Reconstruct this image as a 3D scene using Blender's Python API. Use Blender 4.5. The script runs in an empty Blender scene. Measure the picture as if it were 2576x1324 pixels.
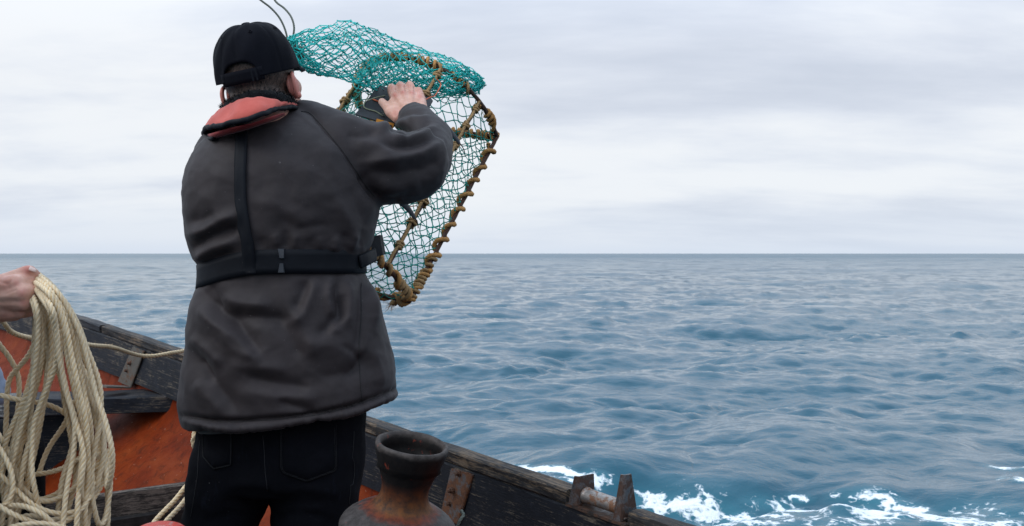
import bpy, bmesh, math, random
import numpy as np
from mathutils import Vector, Matrix, noise
from mathutils.bvhtree import BVHTree
random.seed(7); RNG = np.random.default_rng(7)
scn = bpy.context.scene
COL = scn.collection
# ------------------------------------------------------------------ camera, sky, sun, exposure
F, CX, HY, CZ = 2504.0, 1288.0, 638.0, 1.6      # photo units: 2576 px wide, horizon row, eye height above water
cam = bpy.data.cameras.new('camera'); cam_o = bpy.data.objects.new('camera', cam); COL.objects.link(cam_o)
cam_o.location = (0, 0, CZ); cam_o.rotation_euler = (math.radians(90), 0, 0)
cam.sensor_width = 36.0; cam.lens = 35.0; cam.shift_y = -24.0/2576.0
cam.clip_start = 0.05; cam.clip_end = 40000
cam.dof.use_dof = True; cam.dof.focus_distance = 2.35; cam.dof.aperture_fstop = 16
scn.camera = cam_o

SUN_EL, SUN_AZ = math.radians(42), math.radians(-122)   # high veiled sun, behind left
world = bpy.data.worlds.new('World'); scn.world = world; world.use_nodes = True
wt = world.node_tree; wt.nodes.clear()
def wn(t, **k):
    n = wt.nodes.new(t)
    for a, b in k.items(): setattr(n, a, b)
    return n
def wl(a, b): wt.links.new(a, b)
def wmath(op, a, b=None, c=None):
    n = wn('ShaderNodeMath', operation=op)
    for i, s in enumerate((a, b, c)):
        if s is None: continue
        if isinstance(s, (int, float)): n.inputs[i].default_value = s
        else: wl(s, n.inputs[i])
    return n.outputs[0]
def wmix(f, a, b):
    n = wn('ShaderNodeMix', data_type='RGBA')
    for i, s in ((0, f), (6, a), (7, b)):
        if isinstance(s, (int, float)): n.inputs[i].default_value = s
        elif isinstance(s, tuple): n.inputs[i].default_value = (*s, 1)
        else: wl(s, n.inputs[i])
    return n.outputs[2]
def wramp(f, stops, interp='LINEAR'):
    n = wn('ShaderNodeValToRGB'); cr = n.color_ramp; cr.interpolation = interp
    while len(cr.elements) < len(stops): cr.elements.new(0.5)
    for e, (p, c) in zip(cr.elements, stops):
        e.position = p; e.color = (*((c,)*3 if isinstance(c, (int, float)) else c), 1)
    wl(f, n.inputs[0]); return n.outputs[0]
tc = wn('ShaderNodeTexCoord'); sx = wn('ShaderNodeSeparateXYZ'); wl(tc.outputs['Generated'], sx.inputs[0])
zz = wmath('MAXIMUM', sx.outputs[2], 0.0)
den = wmath('ADD', zz, 0.17)
cb = wn('ShaderNodeCombineXYZ')
wl(wmath('DIVIDE', sx.outputs[0], den), cb.inputs[0]); wl(wmath('DIVIDE', sx.outputs[1], den), cb.inputs[1])
def wnoise(scale, detail, rough, sxy=(1, 1, 1), off=(0, 0, 0), dist=0.0):
    mp = wn('ShaderNodeMapping'); mp.inputs['Scale'].default_value = sxy; mp.inputs['Location'].default_value = off
    wl(cb.outputs[0], mp.inputs[0])
    n = wn('ShaderNodeTexNoise'); n.inputs['Scale'].default_value = scale; n.inputs['Detail'].default_value = detail
    n.inputs['Roughness'].default_value = rough; n.inputs['Distortion'].default_value = dist
    wl(mp.outputs[0], n.inputs[0]); return n.outputs[0]
n1 = wnoise(0.75, 7, 0.56, (0.85, 1.15, 1), (3.1, 1.7, 0), 0.2)
n2 = wnoise(1.5, 5, 0.55, (0.55, 1.5, 1), (9.4, 4.2, 2))
n3 = wnoise(0.28, 2, 0.5, (1, 1, 1), (1.4, 6.2, 5))
cl = wmath('ADD', wmath('ADD', wmath('MULTIPLY', n1, 0.55), wmath('MULTIPLY', n2, 0.25)), wmath('MULTIPLY', n3, 0.35))
cloud = wramp(cl, [(0.425, (0.60, 0.655, 0.76)), (0.495, (0.695, 0.745, 0.845)), (0.555, (0.80, 0.845, 0.925)), (0.625, (0.935, 0.96, 0.99))], 'B_SPLINE')
hz = wramp(zz, [(0.0, 0.85), (0.02, 0.55), (0.06, 0.12), (0.14, 0.0)], 'EASE')
cloud = wmix(hz, cloud, (0.69, 0.775, 0.905))
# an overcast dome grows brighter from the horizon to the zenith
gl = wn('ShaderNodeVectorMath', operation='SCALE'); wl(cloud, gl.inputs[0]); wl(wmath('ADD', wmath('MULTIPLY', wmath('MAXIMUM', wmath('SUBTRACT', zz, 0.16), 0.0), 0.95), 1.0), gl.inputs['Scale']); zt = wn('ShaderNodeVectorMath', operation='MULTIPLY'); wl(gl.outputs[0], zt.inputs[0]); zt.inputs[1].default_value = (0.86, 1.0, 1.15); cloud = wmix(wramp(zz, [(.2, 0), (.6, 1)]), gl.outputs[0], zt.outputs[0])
sky = wn('ShaderNodeTexSky', sky_type='NISHITA'); sky.sun_disc = False
sky.sun_elevation = SUN_EL; sky.sun_rotation = SUN_AZ
skyc = wn('ShaderNodeVectorMath', operation='SCALE'); skyc.inputs['Scale'].default_value = 0.10
wl(sky.outputs[0], skyc.inputs[0])
# Background strength 0.1: the thin blue sky shows through a tenth of the cloud deck (clouds divided by 0.1)
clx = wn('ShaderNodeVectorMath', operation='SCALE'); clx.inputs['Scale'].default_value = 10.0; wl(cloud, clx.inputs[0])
bg = wn('ShaderNodeBackground'); bg.inputs['Strength'].default_value = 0.1
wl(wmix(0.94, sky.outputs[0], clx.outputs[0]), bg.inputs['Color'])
wo = wn('ShaderNodeOutputWorld'); wl(bg.outputs[0], wo.inputs[0])
sun = bpy.data.lights.new('sun', 'SUN'); sun.energy = 1.5; sun.angle = math.radians(35); sun.color = (1, 0.97, 0.93)
sun_o = bpy.data.objects.new('sun', sun); COL.objects.link(sun_o)
sdir = Vector((math.sin(SUN_AZ)*math.cos(SUN_EL), math.cos(SUN_AZ)*math.cos(SUN_EL), math.sin(SUN_EL)))
sun_o.rotation_euler = sdir.to_track_quat('Z', 'Y').to_euler(); sun_o.location = (-3, -3, 6)
scn.view_settings.view_transform = 'Standard'; scn.view_settings.look = 'None'
scn.view_settings.exposure = 0.0; scn.view_settings.gamma = 1.0; scn.view_settings.use_curve_mapping = False
scn.render.engine = 'CYCLES'
scn.cycles.max_bounces = 6; scn.cycles.caustics_reflective = False; scn.cycles.caustics_refractive = False

# ------------------------------------------------------------------ helpers
def P(px, py, d):
    return np.array([(px-CX)/F*d, d, CZ-(py-HY)/F*d])
def PP(lst, d=None):
    return np.array([P(*p) if d is None else P(p[0], p[1], d) for p in lst])
def unit(v):
    v = np.asarray(v, float); return v/np.linalg.norm(v)
def root_of(o):
    while o.parent: o = o.parent
    return o
def tag(o, label=None, cat=None, group=None, kind=None):
    if label: o['label'] = label
    if cat: o['category'] = cat
    if group: o['group'] = group
    if kind: o['kind'] = kind
    return o
def empty(name, loc, label, cat, group=None):
    o = bpy.data.objects.new(name, None); COL.objects.link(o); o.location = tuple(loc); o.empty_display_size = .1
    return tag(o, label, cat, group)
def mk(name, V, Fc, mat, parent=None, smooth=True, uv=None, cols=None, base=None, fixn=True):
    """V world coordinates; faces list; uv = per-face list of per-corner pairs; cols = dict name -> per-vertex rgb or float"""
    V = np.asarray(V, float)
    if parent is not None: b = np.array(root_of(parent).location)
    elif base is not None: b = np.asarray(base, float)
    else: b = np.zeros(3)
    me = bpy.data.meshes.new(name)
    if isinstance(Fc, np.ndarray): Fc = Fc.tolist()
    me.from_pydata((V-b).tolist(), [], Fc)
    if uv is not None:
        l = me.uv_layers.new(name='UVMap')
        flat = np.array([c for f in uv for c in f], dtype=np.float32).ravel()
        l.data.foreach_set('uv', flat)
    if cols:
        for k, a in cols.items():
            a = np.asarray(a, np.float32)
            if a.ndim == 1:
                at = me.attributes.new(k, 'FLOAT', 'POINT'); at.data.foreach_set('value', a)
            else:
                at = me.attributes.new(k, 'FLOAT_COLOR', 'POINT')
                at.data.foreach_set('color', np.concatenate([a, np.ones((len(a), 1), np.float32)], 1).ravel())
    if fixn:
        bm = bmesh.new(); bm.from_mesh(me); bmesh.ops.recalc_face_normals(bm, faces=bm.faces); bm.to_mesh(me); bm.free()
    me.polygons.foreach_set('use_smooth', np.full(len(me.polygons), bool(smooth)))
    if mat: me.materials.append(mat)
    o = bpy.data.objects.new(name, me); COL.objects.link(o)
    if parent is not None: o.parent = parent
    else: o.location = tuple(b)
    me.update(); return o
class MB:
    """collects pieces"""
    def __init__(s): s.V = []; s.F = []; s.U = []; s.n = 0
    def add(s, g):
        V, Fc, U = g
        s.V.append(np.asarray(V, float)); s.F += [tuple(i+s.n for i in f) for f in Fc]; s.U += U; s.n += len(V); return s
    def get(s): return np.concatenate(s.V), s.F, s.U
    def mk(s, name, mat, parent=None, **k):
        V, Fc, U = s.get(); return mk(name, V, Fc, mat, parent, uv=U, **k)
def cr(pts, n=12):
    p = np.asarray(pts, float)
    if len(p) == 2: return p[0]+(p[1]-p[0])*np.linspace(0, 1, n+1)[:, None]
    q = np.concatenate([[2*p[0]-p[1]], p, [2*p[-1]-p[-2]]]); out = []
    t = np.linspace(0, 1, n, endpoint=False)[:, None]
    for i in range(1, len(q)-2):
        a, b, c, d = q[i-1], q[i], q[i+1], q[i+2]
        out.append(.5*((2*b)+(-a+c)*t+(2*a-5*b+4*c-d)*t**2+(-a+3*b-3*c+d)*t**3))
    out.append(p[-1:]); return np.concatenate(out)
def resample(path, step):
    s = np.concatenate([[0], np.cumsum(np.linalg.norm(np.diff(path, axis=0), axis=1))])
    n = max(2, int(math.ceil(s[-1]/step))+1); t = np.linspace(0, s[-1], n)
    return np.stack([np.interp(t, s, path[:, k]) for k in range(path.shape[1])], 1)
def frames(path, up=None):
    T = np.gradient(path, axis=0); T /= np.linalg.norm(T, axis=1)[:, None]+1e-12
    a = np.array(up if up is not None else (0, 0, 1.)); 
    if abs(a@T[0]) > .95: a = np.array((1., 0, 0))
    N = np.zeros_like(T); N[0] = unit(a-(a@T[0])*T[0])
    for i in range(1, len(T)):
        v = N[i-1]-(N[i-1]@T[i])*T[i]; N[i] = v/(np.linalg.norm(v)+1e-12)
    return T, N, np.cross(T, N)
def loft(rings, closed=True, caps=True):
    R = np.asarray(rings, float); m, n = R.shape[:2]
    V = R.reshape(-1, 3); Fc = []; U = []
    us = np.concatenate([[0], np.cumsum(np.linalg.norm(np.diff(R.mean(1), axis=0), axis=1))])
    nx = np.roll(R, -1, axis=1); per = np.linalg.norm(nx-R, axis=2).mean(0); vs = np.concatenate([[0], np.cumsum(per)])
    for i in range(m-1):
        for j in range(n if closed else n-1):
            k = (j+1) % n
            Fc.append((i*n+j, i*n+k, (i+1)*n+k, (i+1)*n+j))
            U.append(((us[i], vs[j]), (us[i], vs[j+1]), (us[i+1], vs[j+1]), (us[i+1], vs[j])))
    if caps and closed:
        Fc.append(tuple(range(n))); U.append([(vs[j]*.3, vs[j]) for j in range(n)])
        Fc.append(tuple((m-1)*n+j for j in range(n))); U.append([(us[-1]+vs[j]*.3, vs[j]) for j in range(n)])
    return V, Fc, U
def sweep(path, r, n=8, up=None, caps=True, flat=None):
    path = np.asarray(path, float); T, N, B = frames(path, up)
    r = np.broadcast_to(np.asarray(r, float), (len(path),)); a = np.arange(n)/n*2*math.pi
    fa, fb = flat if flat else (1, 1)
    R = path[:, None]+r[:, None, None]*(fa*np.cos(a)[None, :, None]*N[:, None]+fb*np.sin(a)[None, :, None]*B[:, None])
    return loft(R, True, caps)
def rope_geo(path, r, pitch=None, sides=12, per=9, phase=0.0, wob=0.0):
    """three-strand laid rope: lobed section turning along the path; uv = (metres, strand angle)"""
    pitch = pitch or r*6.5
    path = resample(np.asarray(path, float), pitch/per); T, N, B = frames(path)
    s = np.concatenate([[0], np.cumsum(np.linalg.norm(np.diff(path, axis=0), axis=1))])
    a = np.arange(sides)/sides*2*math.pi; lob = r*(.76+.26*np.abs(np.cos(1.5*a))**.8)
    th = a[None]+(2*math.pi*s/pitch)[:, None]+phase
    rr = lob[None]*(1+wob*np.sin(s*23+phase)[:, None])
    R = path[:, None]+(rr*np.cos(th))[..., None]*N[:, None]+(rr*np.sin(th))[..., None]*B[:, None]
    V, Fc, _ = loft(R, True, False); U = []; m = len(path)
    for i in range(m-1):
        for j in range(sides):
            U.append(((s[i], j/sides), (s[i], (j+1)/sides), (s[i+1], (j+1)/sides), (s[i+1], j/sides)))
    n = sides
    Fc.append(tuple(range(n))); U.append([(0, j/n) for j in range(n)])
    Fc.append(tuple((m-1)*n+j for j in range(n))); U.append([(s[-1], j/n) for j in range(n)])
    return V, Fc, U
def fuzz_geo(path, r, per_m=500, L=.006, w=.00025):
    """loose fibres standing off a rope"""
    path = resample(np.asarray(path, float), .004); T, N, B = frames(path)
    n = int(len(path)*.004*per_m); V = []; Fc = []; U = []
    for k in range(n):
        i = random.randrange(len(path)); a = random.uniform(0, 6.283)
        o = math.cos(a)*N[i]+math.sin(a)*B[i]; t = T[i]*random.uniform(-1, 1)+o*random.uniform(.25, 1)
        t = unit(t)*L*random.uniform(.4, 1.3); p = path[i]+o*r*.9; sd = np.cross(T[i], o)*w
        b = len(V); V += [p-sd, p+sd, p+t]; Fc.append((b, b+1, b+2)); U.append(((0, .2), (0, .2), (.01, .2)))
    return np.array(V).reshape(-1, 3), Fc, U
def box(c, ax, ay, az):
    c = np.asarray(c, float); ax, ay, az = map(np.asarray, (ax, ay, az))
    V = [c+sx*ax+sy*ay+sz*az for sz in (-1, 1) for sx, sy in ((-1, -1), (1, -1), (1, 1), (-1, 1))]
    Fc = [(0, 1, 2, 3), (4, 5, 6, 7), (0, 1, 5, 4), (1, 2, 6, 5), (2, 3, 7, 6), (3, 0, 4, 7)]
    la, lb, lc = [2*np.linalg.norm(x) for x in (ax, ay, az)]
    U = [[(0, 0), (la, 0), (la, lb), (0, lb)]]*2+[[(0, 0), (la, 0), (la, lc), (0, lc)], [(.31, .1), (.31, .1+lb), (.31+lc, .1+lb), (.31+lc, .1)],
         [(la, .2), (0, .2), (0, .2+lc), (la, .2+lc)], [(.7, .1+lb), (.7, .1), (.7+lc, .1), (.7+lc, .1+lb)]]
    return np.array(V), Fc, U
def capsule(p0, p1, r0, r1, n=14, sq=1.0, up=None):
    p0, p1 = np.asarray(p0, float), np.asarray(p1, float); d = unit(p1-p0)
    a = np.array(up if up is not None else (0, 0, 1.)); a = a if abs(a@d) < .95 else np.array((1., 0, 0))
    N = unit(a-(a@d)*d); B = np.cross(d, N); ph = np.arange(n)/n*2*math.pi
    dirs = np.cos(ph)[:, None]*N+np.sin(ph)[:, None]*B*sq; R = []
    for t in np.linspace(-80, 0, 6): t = math.radians(t); R.append(p0+d*r0*math.sin(t)+dirs*r0*math.cos(t))
    for t in np.linspace(0, 80, 6): t = math.radians(t); R.append(p1+d*r1*math.sin(t)+dirs*r1*math.cos(t))
    return loft(R, True, True)
def ellipsoid(c, A, n=20):
    """A: three axis vectors (rows)"""
    c = np.asarray(c, float); A = np.asarray(A, float); R = []
    for t in np.linspace(-85, 85, n):
        t = math.radians(t); ph = np.arange(n*2)/(n*2)*2*math.pi
        R.append(c+A[2]*math.sin(t)+math.cos(t)*(np.cos(ph)[:, None]*A[0]+np.sin(ph)[:, None]*A[1]))
    return loft(R, True, True)
def remesh(geos, voxel):
    """voxel union of closed overlapping pieces -> V, F arrays"""
    b = MB()
    for g in geos: b.add(g)
    V, Fc, _ = b.get(); o = mk('tmp', V, Fc, None, uv=None)
    m = o.modifiers.new('r', 'REMESH'); m.mode = 'VOXEL'; m.voxel_size = voxel; m.adaptivity = 0
    dg = bpy.context.evaluated_depsgraph_get(); ev = o.evaluated_get(dg); me = bpy.data.meshes.new_from_object(ev)
    nv = len(me.vertices); A = np.empty(nv*3); me.vertices.foreach_get('co', A)
    Fq = [tuple(p.vertices) for p in me.polygons]
    od = o.data; bpy.data.objects.remove(o); bpy.data.meshes.remove(od); bpy.data.meshes.remove(me)
    return A.reshape(-1, 3), Fq
def edges_of(Fc):
    e = set()
    for f in Fc:
        for i in range(len(f)):
            a, b = f[i], f[(i+1) % len(f)]; e.add((a, b) if a < b else (b, a))
    return np.array(list(e))
def lap(V, E, it=4, lam=.5, w=None):
    V = V.copy(); deg = np.bincount(E.ravel(), minlength=len(V)).astype(float)[:, None]
    for _ in range(it):
        S = np.zeros_like(V); np.add.at(S, E[:, 0], V[E[:, 1]]); np.add.at(S, E[:, 1], V[E[:, 0]])
        D = lam*(S/np.maximum(deg, 1)-V); V += D if w is None else D*w[:, None]
    return V
def vnormals(V, Fc):
    q = np.array([f if len(f) == 4 else (f[0], f[1], f[2], f[2]) for f in Fc])
    n = np.cross(V[q[:, 2]]-V[q[:, 0]], V[q[:, 3]]-V[q[:, 1]]) ; t = q[:, 2] == q[:, 3]
    if t.any(): n[t] = np.cross(V[q[t, 1]]-V[q[t, 0]], V[q[t, 2]]-V[q[t, 0]])
    N = np.zeros_like(V)
    for k in range(4): np.add.at(N, q[:, k], n)
    return N/(np.linalg.norm(N, axis=1)[:, None]+1e-12)
def proj(V):
    return CX+V[:, 0]/V[:, 1]*F, HY-(V[:, 2]-CZ)/V[:, 1]*F
def fbm(V, scale, oct=3, seed=0.0):
    return np.array([noise.fractal(Vector((p[0]*scale+seed, p[1]*scale, p[2]*scale-seed)), 1.0, 2.0, oct) for p in V])
def polyd(px, py, poly):
    """distance to polyline and normalised position along it"""
    best = np.full(len(px), 1e9); pos = np.zeros(len(px)); p = np.asarray(poly, float)
    L = np.concatenate([[0], np.cumsum(np.linalg.norm(np.diff(p, axis=0), axis=1))])
    for i in range(len(p)-1):
        a, d = p[i], p[i+1]-p[i]; l2 = d@d
        t = np.clip(((px-a[0])*d[0]+(py-a[1])*d[1])/l2, 0, 1)
        ds = np.hypot(px-a[0]-t*d[0], py-a[1]-t*d[1]); m = ds < best
        best[m] = ds[m]; pos[m] = ((L[i]+t*(L[i+1]-L[i]))/L[-1])[m]
    return best, pos
def bvh(V, Fc): return BVHTree.FromPolygons([tuple(v) for v in V], [tuple(f) for f in Fc])

# ------------------------------------------------------------------ materials
class NT:
    def __init__(s, name):
        s.m = bpy.data.materials.new(name); s.m.use_nodes = True; s.t = s.m.node_tree; s.t.nodes.clear()
        s.b = s.n('ShaderNodeBsdfPrincipled'); s.o = s.n('ShaderNodeOutputMaterial'); s.l(s.b.outputs[0], s.o.inputs[0])
    def n(s, t, **k):
        x = s.t.nodes.new(t)
        for a, b in k.items(): setattr(x, a, b)
        return x
    def l(s, a, b): s.t.links.new(a, b)
    def put(s, sock, v):
        if isinstance(v, (int, float)): sock.default_value = v
        elif isinstance(v, tuple): sock.default_value = (*v, 1) if len(v) == 3 and sock.type == 'RGBA' else v
        else: s.l(v, sock)
    def set(s, **k):
        for a, v in k.items(): s.put(s.b.inputs[a.replace('_', ' ')], v)
        return s
    def coord(s, kind='Object', scale=(1, 1, 1), loc=(0, 0, 0)):
        c = s.n('ShaderNodeTexCoord'); mp = s.n('ShaderNodeMapping'); s.l(c.outputs[kind], mp.inputs[0])
        mp.inputs['Scale'].default_value = scale; mp.inputs['Location'].default_value = loc; return mp.outputs[0]
    def noise(s, vec, scale, detail=4, rough=.55, dist=0):
        x = s.n('ShaderNodeTexNoise'); s.l(vec, x.inputs[0]); x.inputs['Scale'].default_value = scale
        x.inputs['Detail'].default_value = detail; x.inputs['Roughness'].default_value = rough; x.inputs['Distortion'].default_value = dist
        return x.outputs[0]
    def math(s, op, a, b=0.0, clamp=False):
        x = s.n('ShaderNodeMath', operation=op); x.use_clamp = clamp; s.put(x.inputs[0], a); s.put(x.inputs[1], b); return x.outputs[0]
    def ramp(s, f, stops):
        x = s.n('ShaderNodeValToRGB'); e = x.color_ramp.elements
        while len(e) < len(stops): e.new(.5)
        for q, (p, c) in zip(e, stops): q.position = p; q.color = (*((c,)*3 if isinstance(c, (int, float)) else c), 1)
        s.l(f, x.inputs[0]); return x.outputs[0]
    def mix(s, f, a, b):
        x = s.n('ShaderNodeMix', data_type='RGBA'); s.put(x.inputs[0], f); s.put(x.inputs[6], a); s.put(x.inputs[7], b); return x.outputs[2]
    def bump(s, h, strength=.3, dist=.002, prev=None):
        x = s.n('ShaderNodeBump'); s.l(h, x.inputs['Height']); x.inputs['Strength'].default_value = strength; x.inputs['Distance'].default_value = dist
        if prev is not None: s.l(prev, x.inputs['Normal'])
        s.l(x.outputs[0], s.b.inputs['Normal']); return x.outputs[0]
    def attr(s, name, out='Fac'):
        x = s.n('ShaderNodeAttribute', attribute_name=name); return x.outputs[out]
    def sep(s, vec):
        x = s.n('ShaderNodeSeparateXYZ'); s.l(vec, x.inputs[0]); return x.outputs

def simple(name, col, rough=.5, metal=0, var=.25, scale=30, bump=.15, dist=.001, spec=.5, sheen=0):
    t = NT(name); c = t.coord('Object'); n = t.noise(c, scale, 5, .6)
    dk = tuple(x*(1-var) for x in col); lt = tuple(min(1, x*(1+var)) for x in col)
    t.set(Base_Color=t.ramp(n, [(.3, dk), (.7, lt)]), Roughness=rough, Metallic=metal)
    t.b.inputs['Specular IOR Level'].default_value = spec
    if sheen: t.b.inputs['Sheen Weight'].default_value = sheen; t.b.inputs['Sheen Roughness'].default_value = .5
    t.bump(t.noise(c, scale*6, 3), bump, dist); return t.m

def wood_paint(name, paint, bare, wear=.5, rough=.55, seed=0.0):
    """weathered painted timber, grain along u"""
    t = NT(name); uv = t.coord('UV', (1, 1, 1), (seed, seed*.7, 0))
    g = t.noise(t.coord('UV', (6, 150, 1), (seed, seed, 0)), 1.0, 6, .65)
    g2 = t.noise(t.coord('UV', (25, 420, 1), (seed, 0, 0)), 1.0, 4, .6)
    big = t.noise(uv, 7.0, 5, .65)
    fine = t.noise(t.coord('UV', (14, 70, 1), (0, seed, 0)), 3.0, 6, .75)
    m = t.math('ADD', t.math('MULTIPLY', g, .5), t.math('ADD', t.math('MULTIPLY', big, .35), t.math('MULTIPLY', fine, .45)))
    k = t.ramp(m, [(.66+.1*(.5-wear), 0), (.74+.1*(.5-wear), 1)])
    barec = t.ramp(g2, [(.3, tuple(x*.45 for x in bare)), (.65, bare), (.85, tuple(min(1, x*1.5) for x in bare))])
    pc = t.ramp(t.noise(uv, 18, 5, .7), [(.3, tuple(x*.55 for x in paint)), (.6, paint), (.85, tuple(x*2.0 for x in paint))])
    t.set(Base_Color=t.mix(k, pc, barec), Roughness=t.ramp(fine, [(.3, rough-.12), (.7, rough+.2)]))
    h = t.math('ADD', t.math('MULTIPLY', g2, .6), t.math('SUBTRACT', t.math('MULTIPLY', g, .6), t.math('MULTIPLY', k, .35)))
    t.b.inputs['Specular IOR Level'].default_value = .2; t.bump(h, .7, .0022); return t.m
def rusty(name, base, rust, amount=.5, metal=.3, rough=.5, scale=18, seed=0.0, flake=None):
    t = NT(name); c = t.coord('Object', (1, 1, 1), (seed, seed, seed))
    a = t.noise(c, scale, 7, .68, .4); b = t.noise(c, scale*4, 5, .7); d = t.noise(c, scale*14, 3, .6)
    k = t.ramp(t.math('ADD', t.math('MULTIPLY', a, .7), t.math('MULTIPLY', b, .3)), [(.62-amount*.3, 0), (.70-amount*.3, 1)])
    rc = t.ramp(b, [(.3, tuple(x*.35 for x in rust)), (.55, rust), (.8, (rust[0]*1.5, rust[1]*1.7, rust[2]*1.8))])
    bc = t.ramp(d, [(.3, tuple(x*.7 for x in base)), (.7, tuple(x*1.25 for x in base))])
    col = t.mix(k, bc, rc)
    if flake: col = t.mix(t.ramp(t.noise(c, scale*3.1, 4, .6), [(.63, 0), (.66, 1)]), col, flake)
    t.set(Base_Color=col, Metallic=t.math('MULTIPLY', t.math('SUBTRACT', 1.0, k), metal), Roughness=t.math('ADD', t.math('MULTIPLY', k, .3), rough))
    t.bump(t.math('ADD', b, t.math('MULTIPLY', d, .5)), .45, .0018); return t.m
def rope_mat(name, c0, c1, stripe, dirt=.3):
    t = NT(name); u = t.sep(t.coord('UV')); v3 = t.math('FRACT', t.math('MULTIPLY', u[1], 3.0))
    fib = t.noise(t.coord('UV', (120, 90, 1)), 1.0, 4, .6); big = t.noise(t.coord('Object'), 9, 4, .6); big2 = t.noise(t.coord('Object'), 60, 3, .6)
    col = t.ramp(fib, [(.25, c0), (.7, c1)])
    s = t.math('COMPARE', v3, .5); s.node.inputs[2].default_value = .13
    col = t.mix(t.math('MULTIPLY', s, t.ramp(big2, [(.3, .25), (.6, .8)])), col, stripe)
    col = t.mix(t.ramp(big, [(.42, 0), (.75, dirt)]), col, tuple(x*.45 for x in c0))
    col = t.mix(t.ramp(big2, [(.50, 0), (.72, dirt*.8)]), col, tuple(x*.5 for x in c0))
    oi = t.n('ShaderNodeObjectInfo'); col = t.mix(t.ramp(oi.outputs['Random'], [(0, .0), (1, .38)]), col, tuple(x*.62 for x in c1))   # each length of rope a little differently weathered
    t.set(Base_Color=col, Roughness=.8); t.b.inputs['Specular IOR Level'].default_value = .25
    t.bump(fib, .5, .0007); return t.m
MAT = {}
MAT['rope'] = rope_mat('manila_rope', (.67, .49, .285), (.95, .80, .575), (.66, .39, .12), .2)
MAT['rope_old'] = rope_mat('orange_rope', (.38, .165, .05), (.70, .39, .145), (.48, .23, .06), .55)
MAT['rope_tan'] = rope_mat('tan_rope', (.32, .19, .085), (.52, .34, .17), (.4, .24, .09), .6)
MAT['rope_grey'] = rope_mat('grey_green_rope', (.10, .115, .10), (.20, .22, .19), (.14, .16, .13), .3)
MAT['rod'] = rusty('rusty_rod', (.03, .018, .014), (.075, .03, .016), .6, .1, .6, 60)
def net_mat(name, a, b, dk):
    t = NT(name); c = t.coord('Object'); n = t.noise(c, 22, 4, .6)
    col = t.ramp(n, [(.3, dk), (.5, a), (.72, b)]); t.set(Base_Color=col, Roughness=.45)
    tr = t.n('ShaderNodeBsdfTranslucent'); t.l(col, tr.inputs[0]); ms = t.n('ShaderNodeMixShader'); ms.inputs[0].default_value = .35
    t.l(t.b.outputs[0], ms.inputs[1]); t.l(tr.outputs[0], ms.inputs[2]); t.l(ms.outputs[0], t.o.inputs[0]); return t.m   # thin plastic twine lets light through
MAT['net'] = net_mat('green_net', (.010, .42, .345), (.035, .58, .49), (.010, .25, .20))
MAT['loose_net'] = net_mat('turquoise_net', (.025, .70, .67), (.10, .86, .82), (.018, .46, .44))
MAT['knot'] = net_mat('net_knot', (.015, .44, .38), (.04, .58, .50), (.015, .22, .19))
MAT['black_wood'] = wood_paint('black_painted_wood', (.013, .015, .021), (.125, .10, .078), .40, .5, 0)
MAT['strake_wood'] = wood_paint('worn_black_strake', (.012, .014, .020), (.20, .165, .125), .30, .5, 3.3)
MAT['rail_wood'] = wood_paint('worn_rail_wood', (.022, .021, .022), (.19, .135, .09), .60, .6, 1.7)
MAT['grey_wood'] = wood_paint('bare_grey_wood', (.05, .05, .053), (.33, .32, .31), .95, .7, 5.1)
MAT['brown_wood'] = wood_paint('bare_brown_wood', (.04, .034, .03), (.21, .17, .14), .9, .7, 8.1)
MAT['dark_wood'] = wood_paint('dark_floor_wood', (.020, .018, .018), (.06, .05, .042), .5, .6, 2.2)
def hull_paint():
    t = NT('orange_hull_paint'); c = t.coord('Object'); st = t.coord('Object', (3, 3, .8))
    a = t.noise(c, 5, 6, .65); b = t.noise(st, 9, 6, .7, .6); f = t.noise(c, 120, 4, .7)
    col = t.ramp(a, [(.28, (.085, .0105, .0020)), (.5, (.140, .0185, .0030)), (.72, (.20, .036, .007))])
    col = t.mix(t.ramp(b, [(.50, 0), (.70, .8)]), col, (.055, .014, .007))
    col = t.mix(t.ramp(t.noise(c, 14, 6, .75, 1.0), [(.63, 0), (.72, .8)]), col, (.03, .018, .012))
    col = t.mix(t.ramp(t.noise(c, 75, 3, .6), [(.70, 0), (.74, .8)]), col, (.42, .30, .22))
    t.set(Base_Color=col, Roughness=t.ramp(b, [(.3, .4), (.7, .65)])); t.b.inputs['Specular IOR Level'].default_value = .06; t.bump(t.math('ADD', b, t.math('MULTIPLY', f, .35)), .4, .003); return t.m
MAT['hull'] = hull_paint()
MAT['hull_out'] = simple('hull_outer_paint', (.02, .024, .03), .45, 0, .4, 12, .3, .002)
MAT['bracket'] = rusty('galvanised_bracket', (.10, .09, .075), (.11, .05, .024), .35, .3, .5, 30, 1.0)
MAT['bracket_rust'] = rusty('rusted_bracket', (.12, .11, .11), (.12, .045, .018), .62, .3, .5, 26, 2.0)
MAT['bolt'] = rusty('rusty_bolt', (.06, .04, .03), (.10, .045, .025), .7, .3, .6, 80)
MAT['steel'] = rusty('worn_steel', (.15, .145, .15), (.050, .022, .013), .62, .9, .28, 34, 4.0)
MAT['roller'] = rusty('roller_steel', (.34, .31, .29), (.17, .075, .035), .48, .75, .33, 40, 7.0)
MAT['dark_steel'] = rusty('dark_steel', (.035, .03, .028), (.07, .032, .018), .55, .4, .42, 40, 9.0)
MAT['skin'] = None
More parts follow.
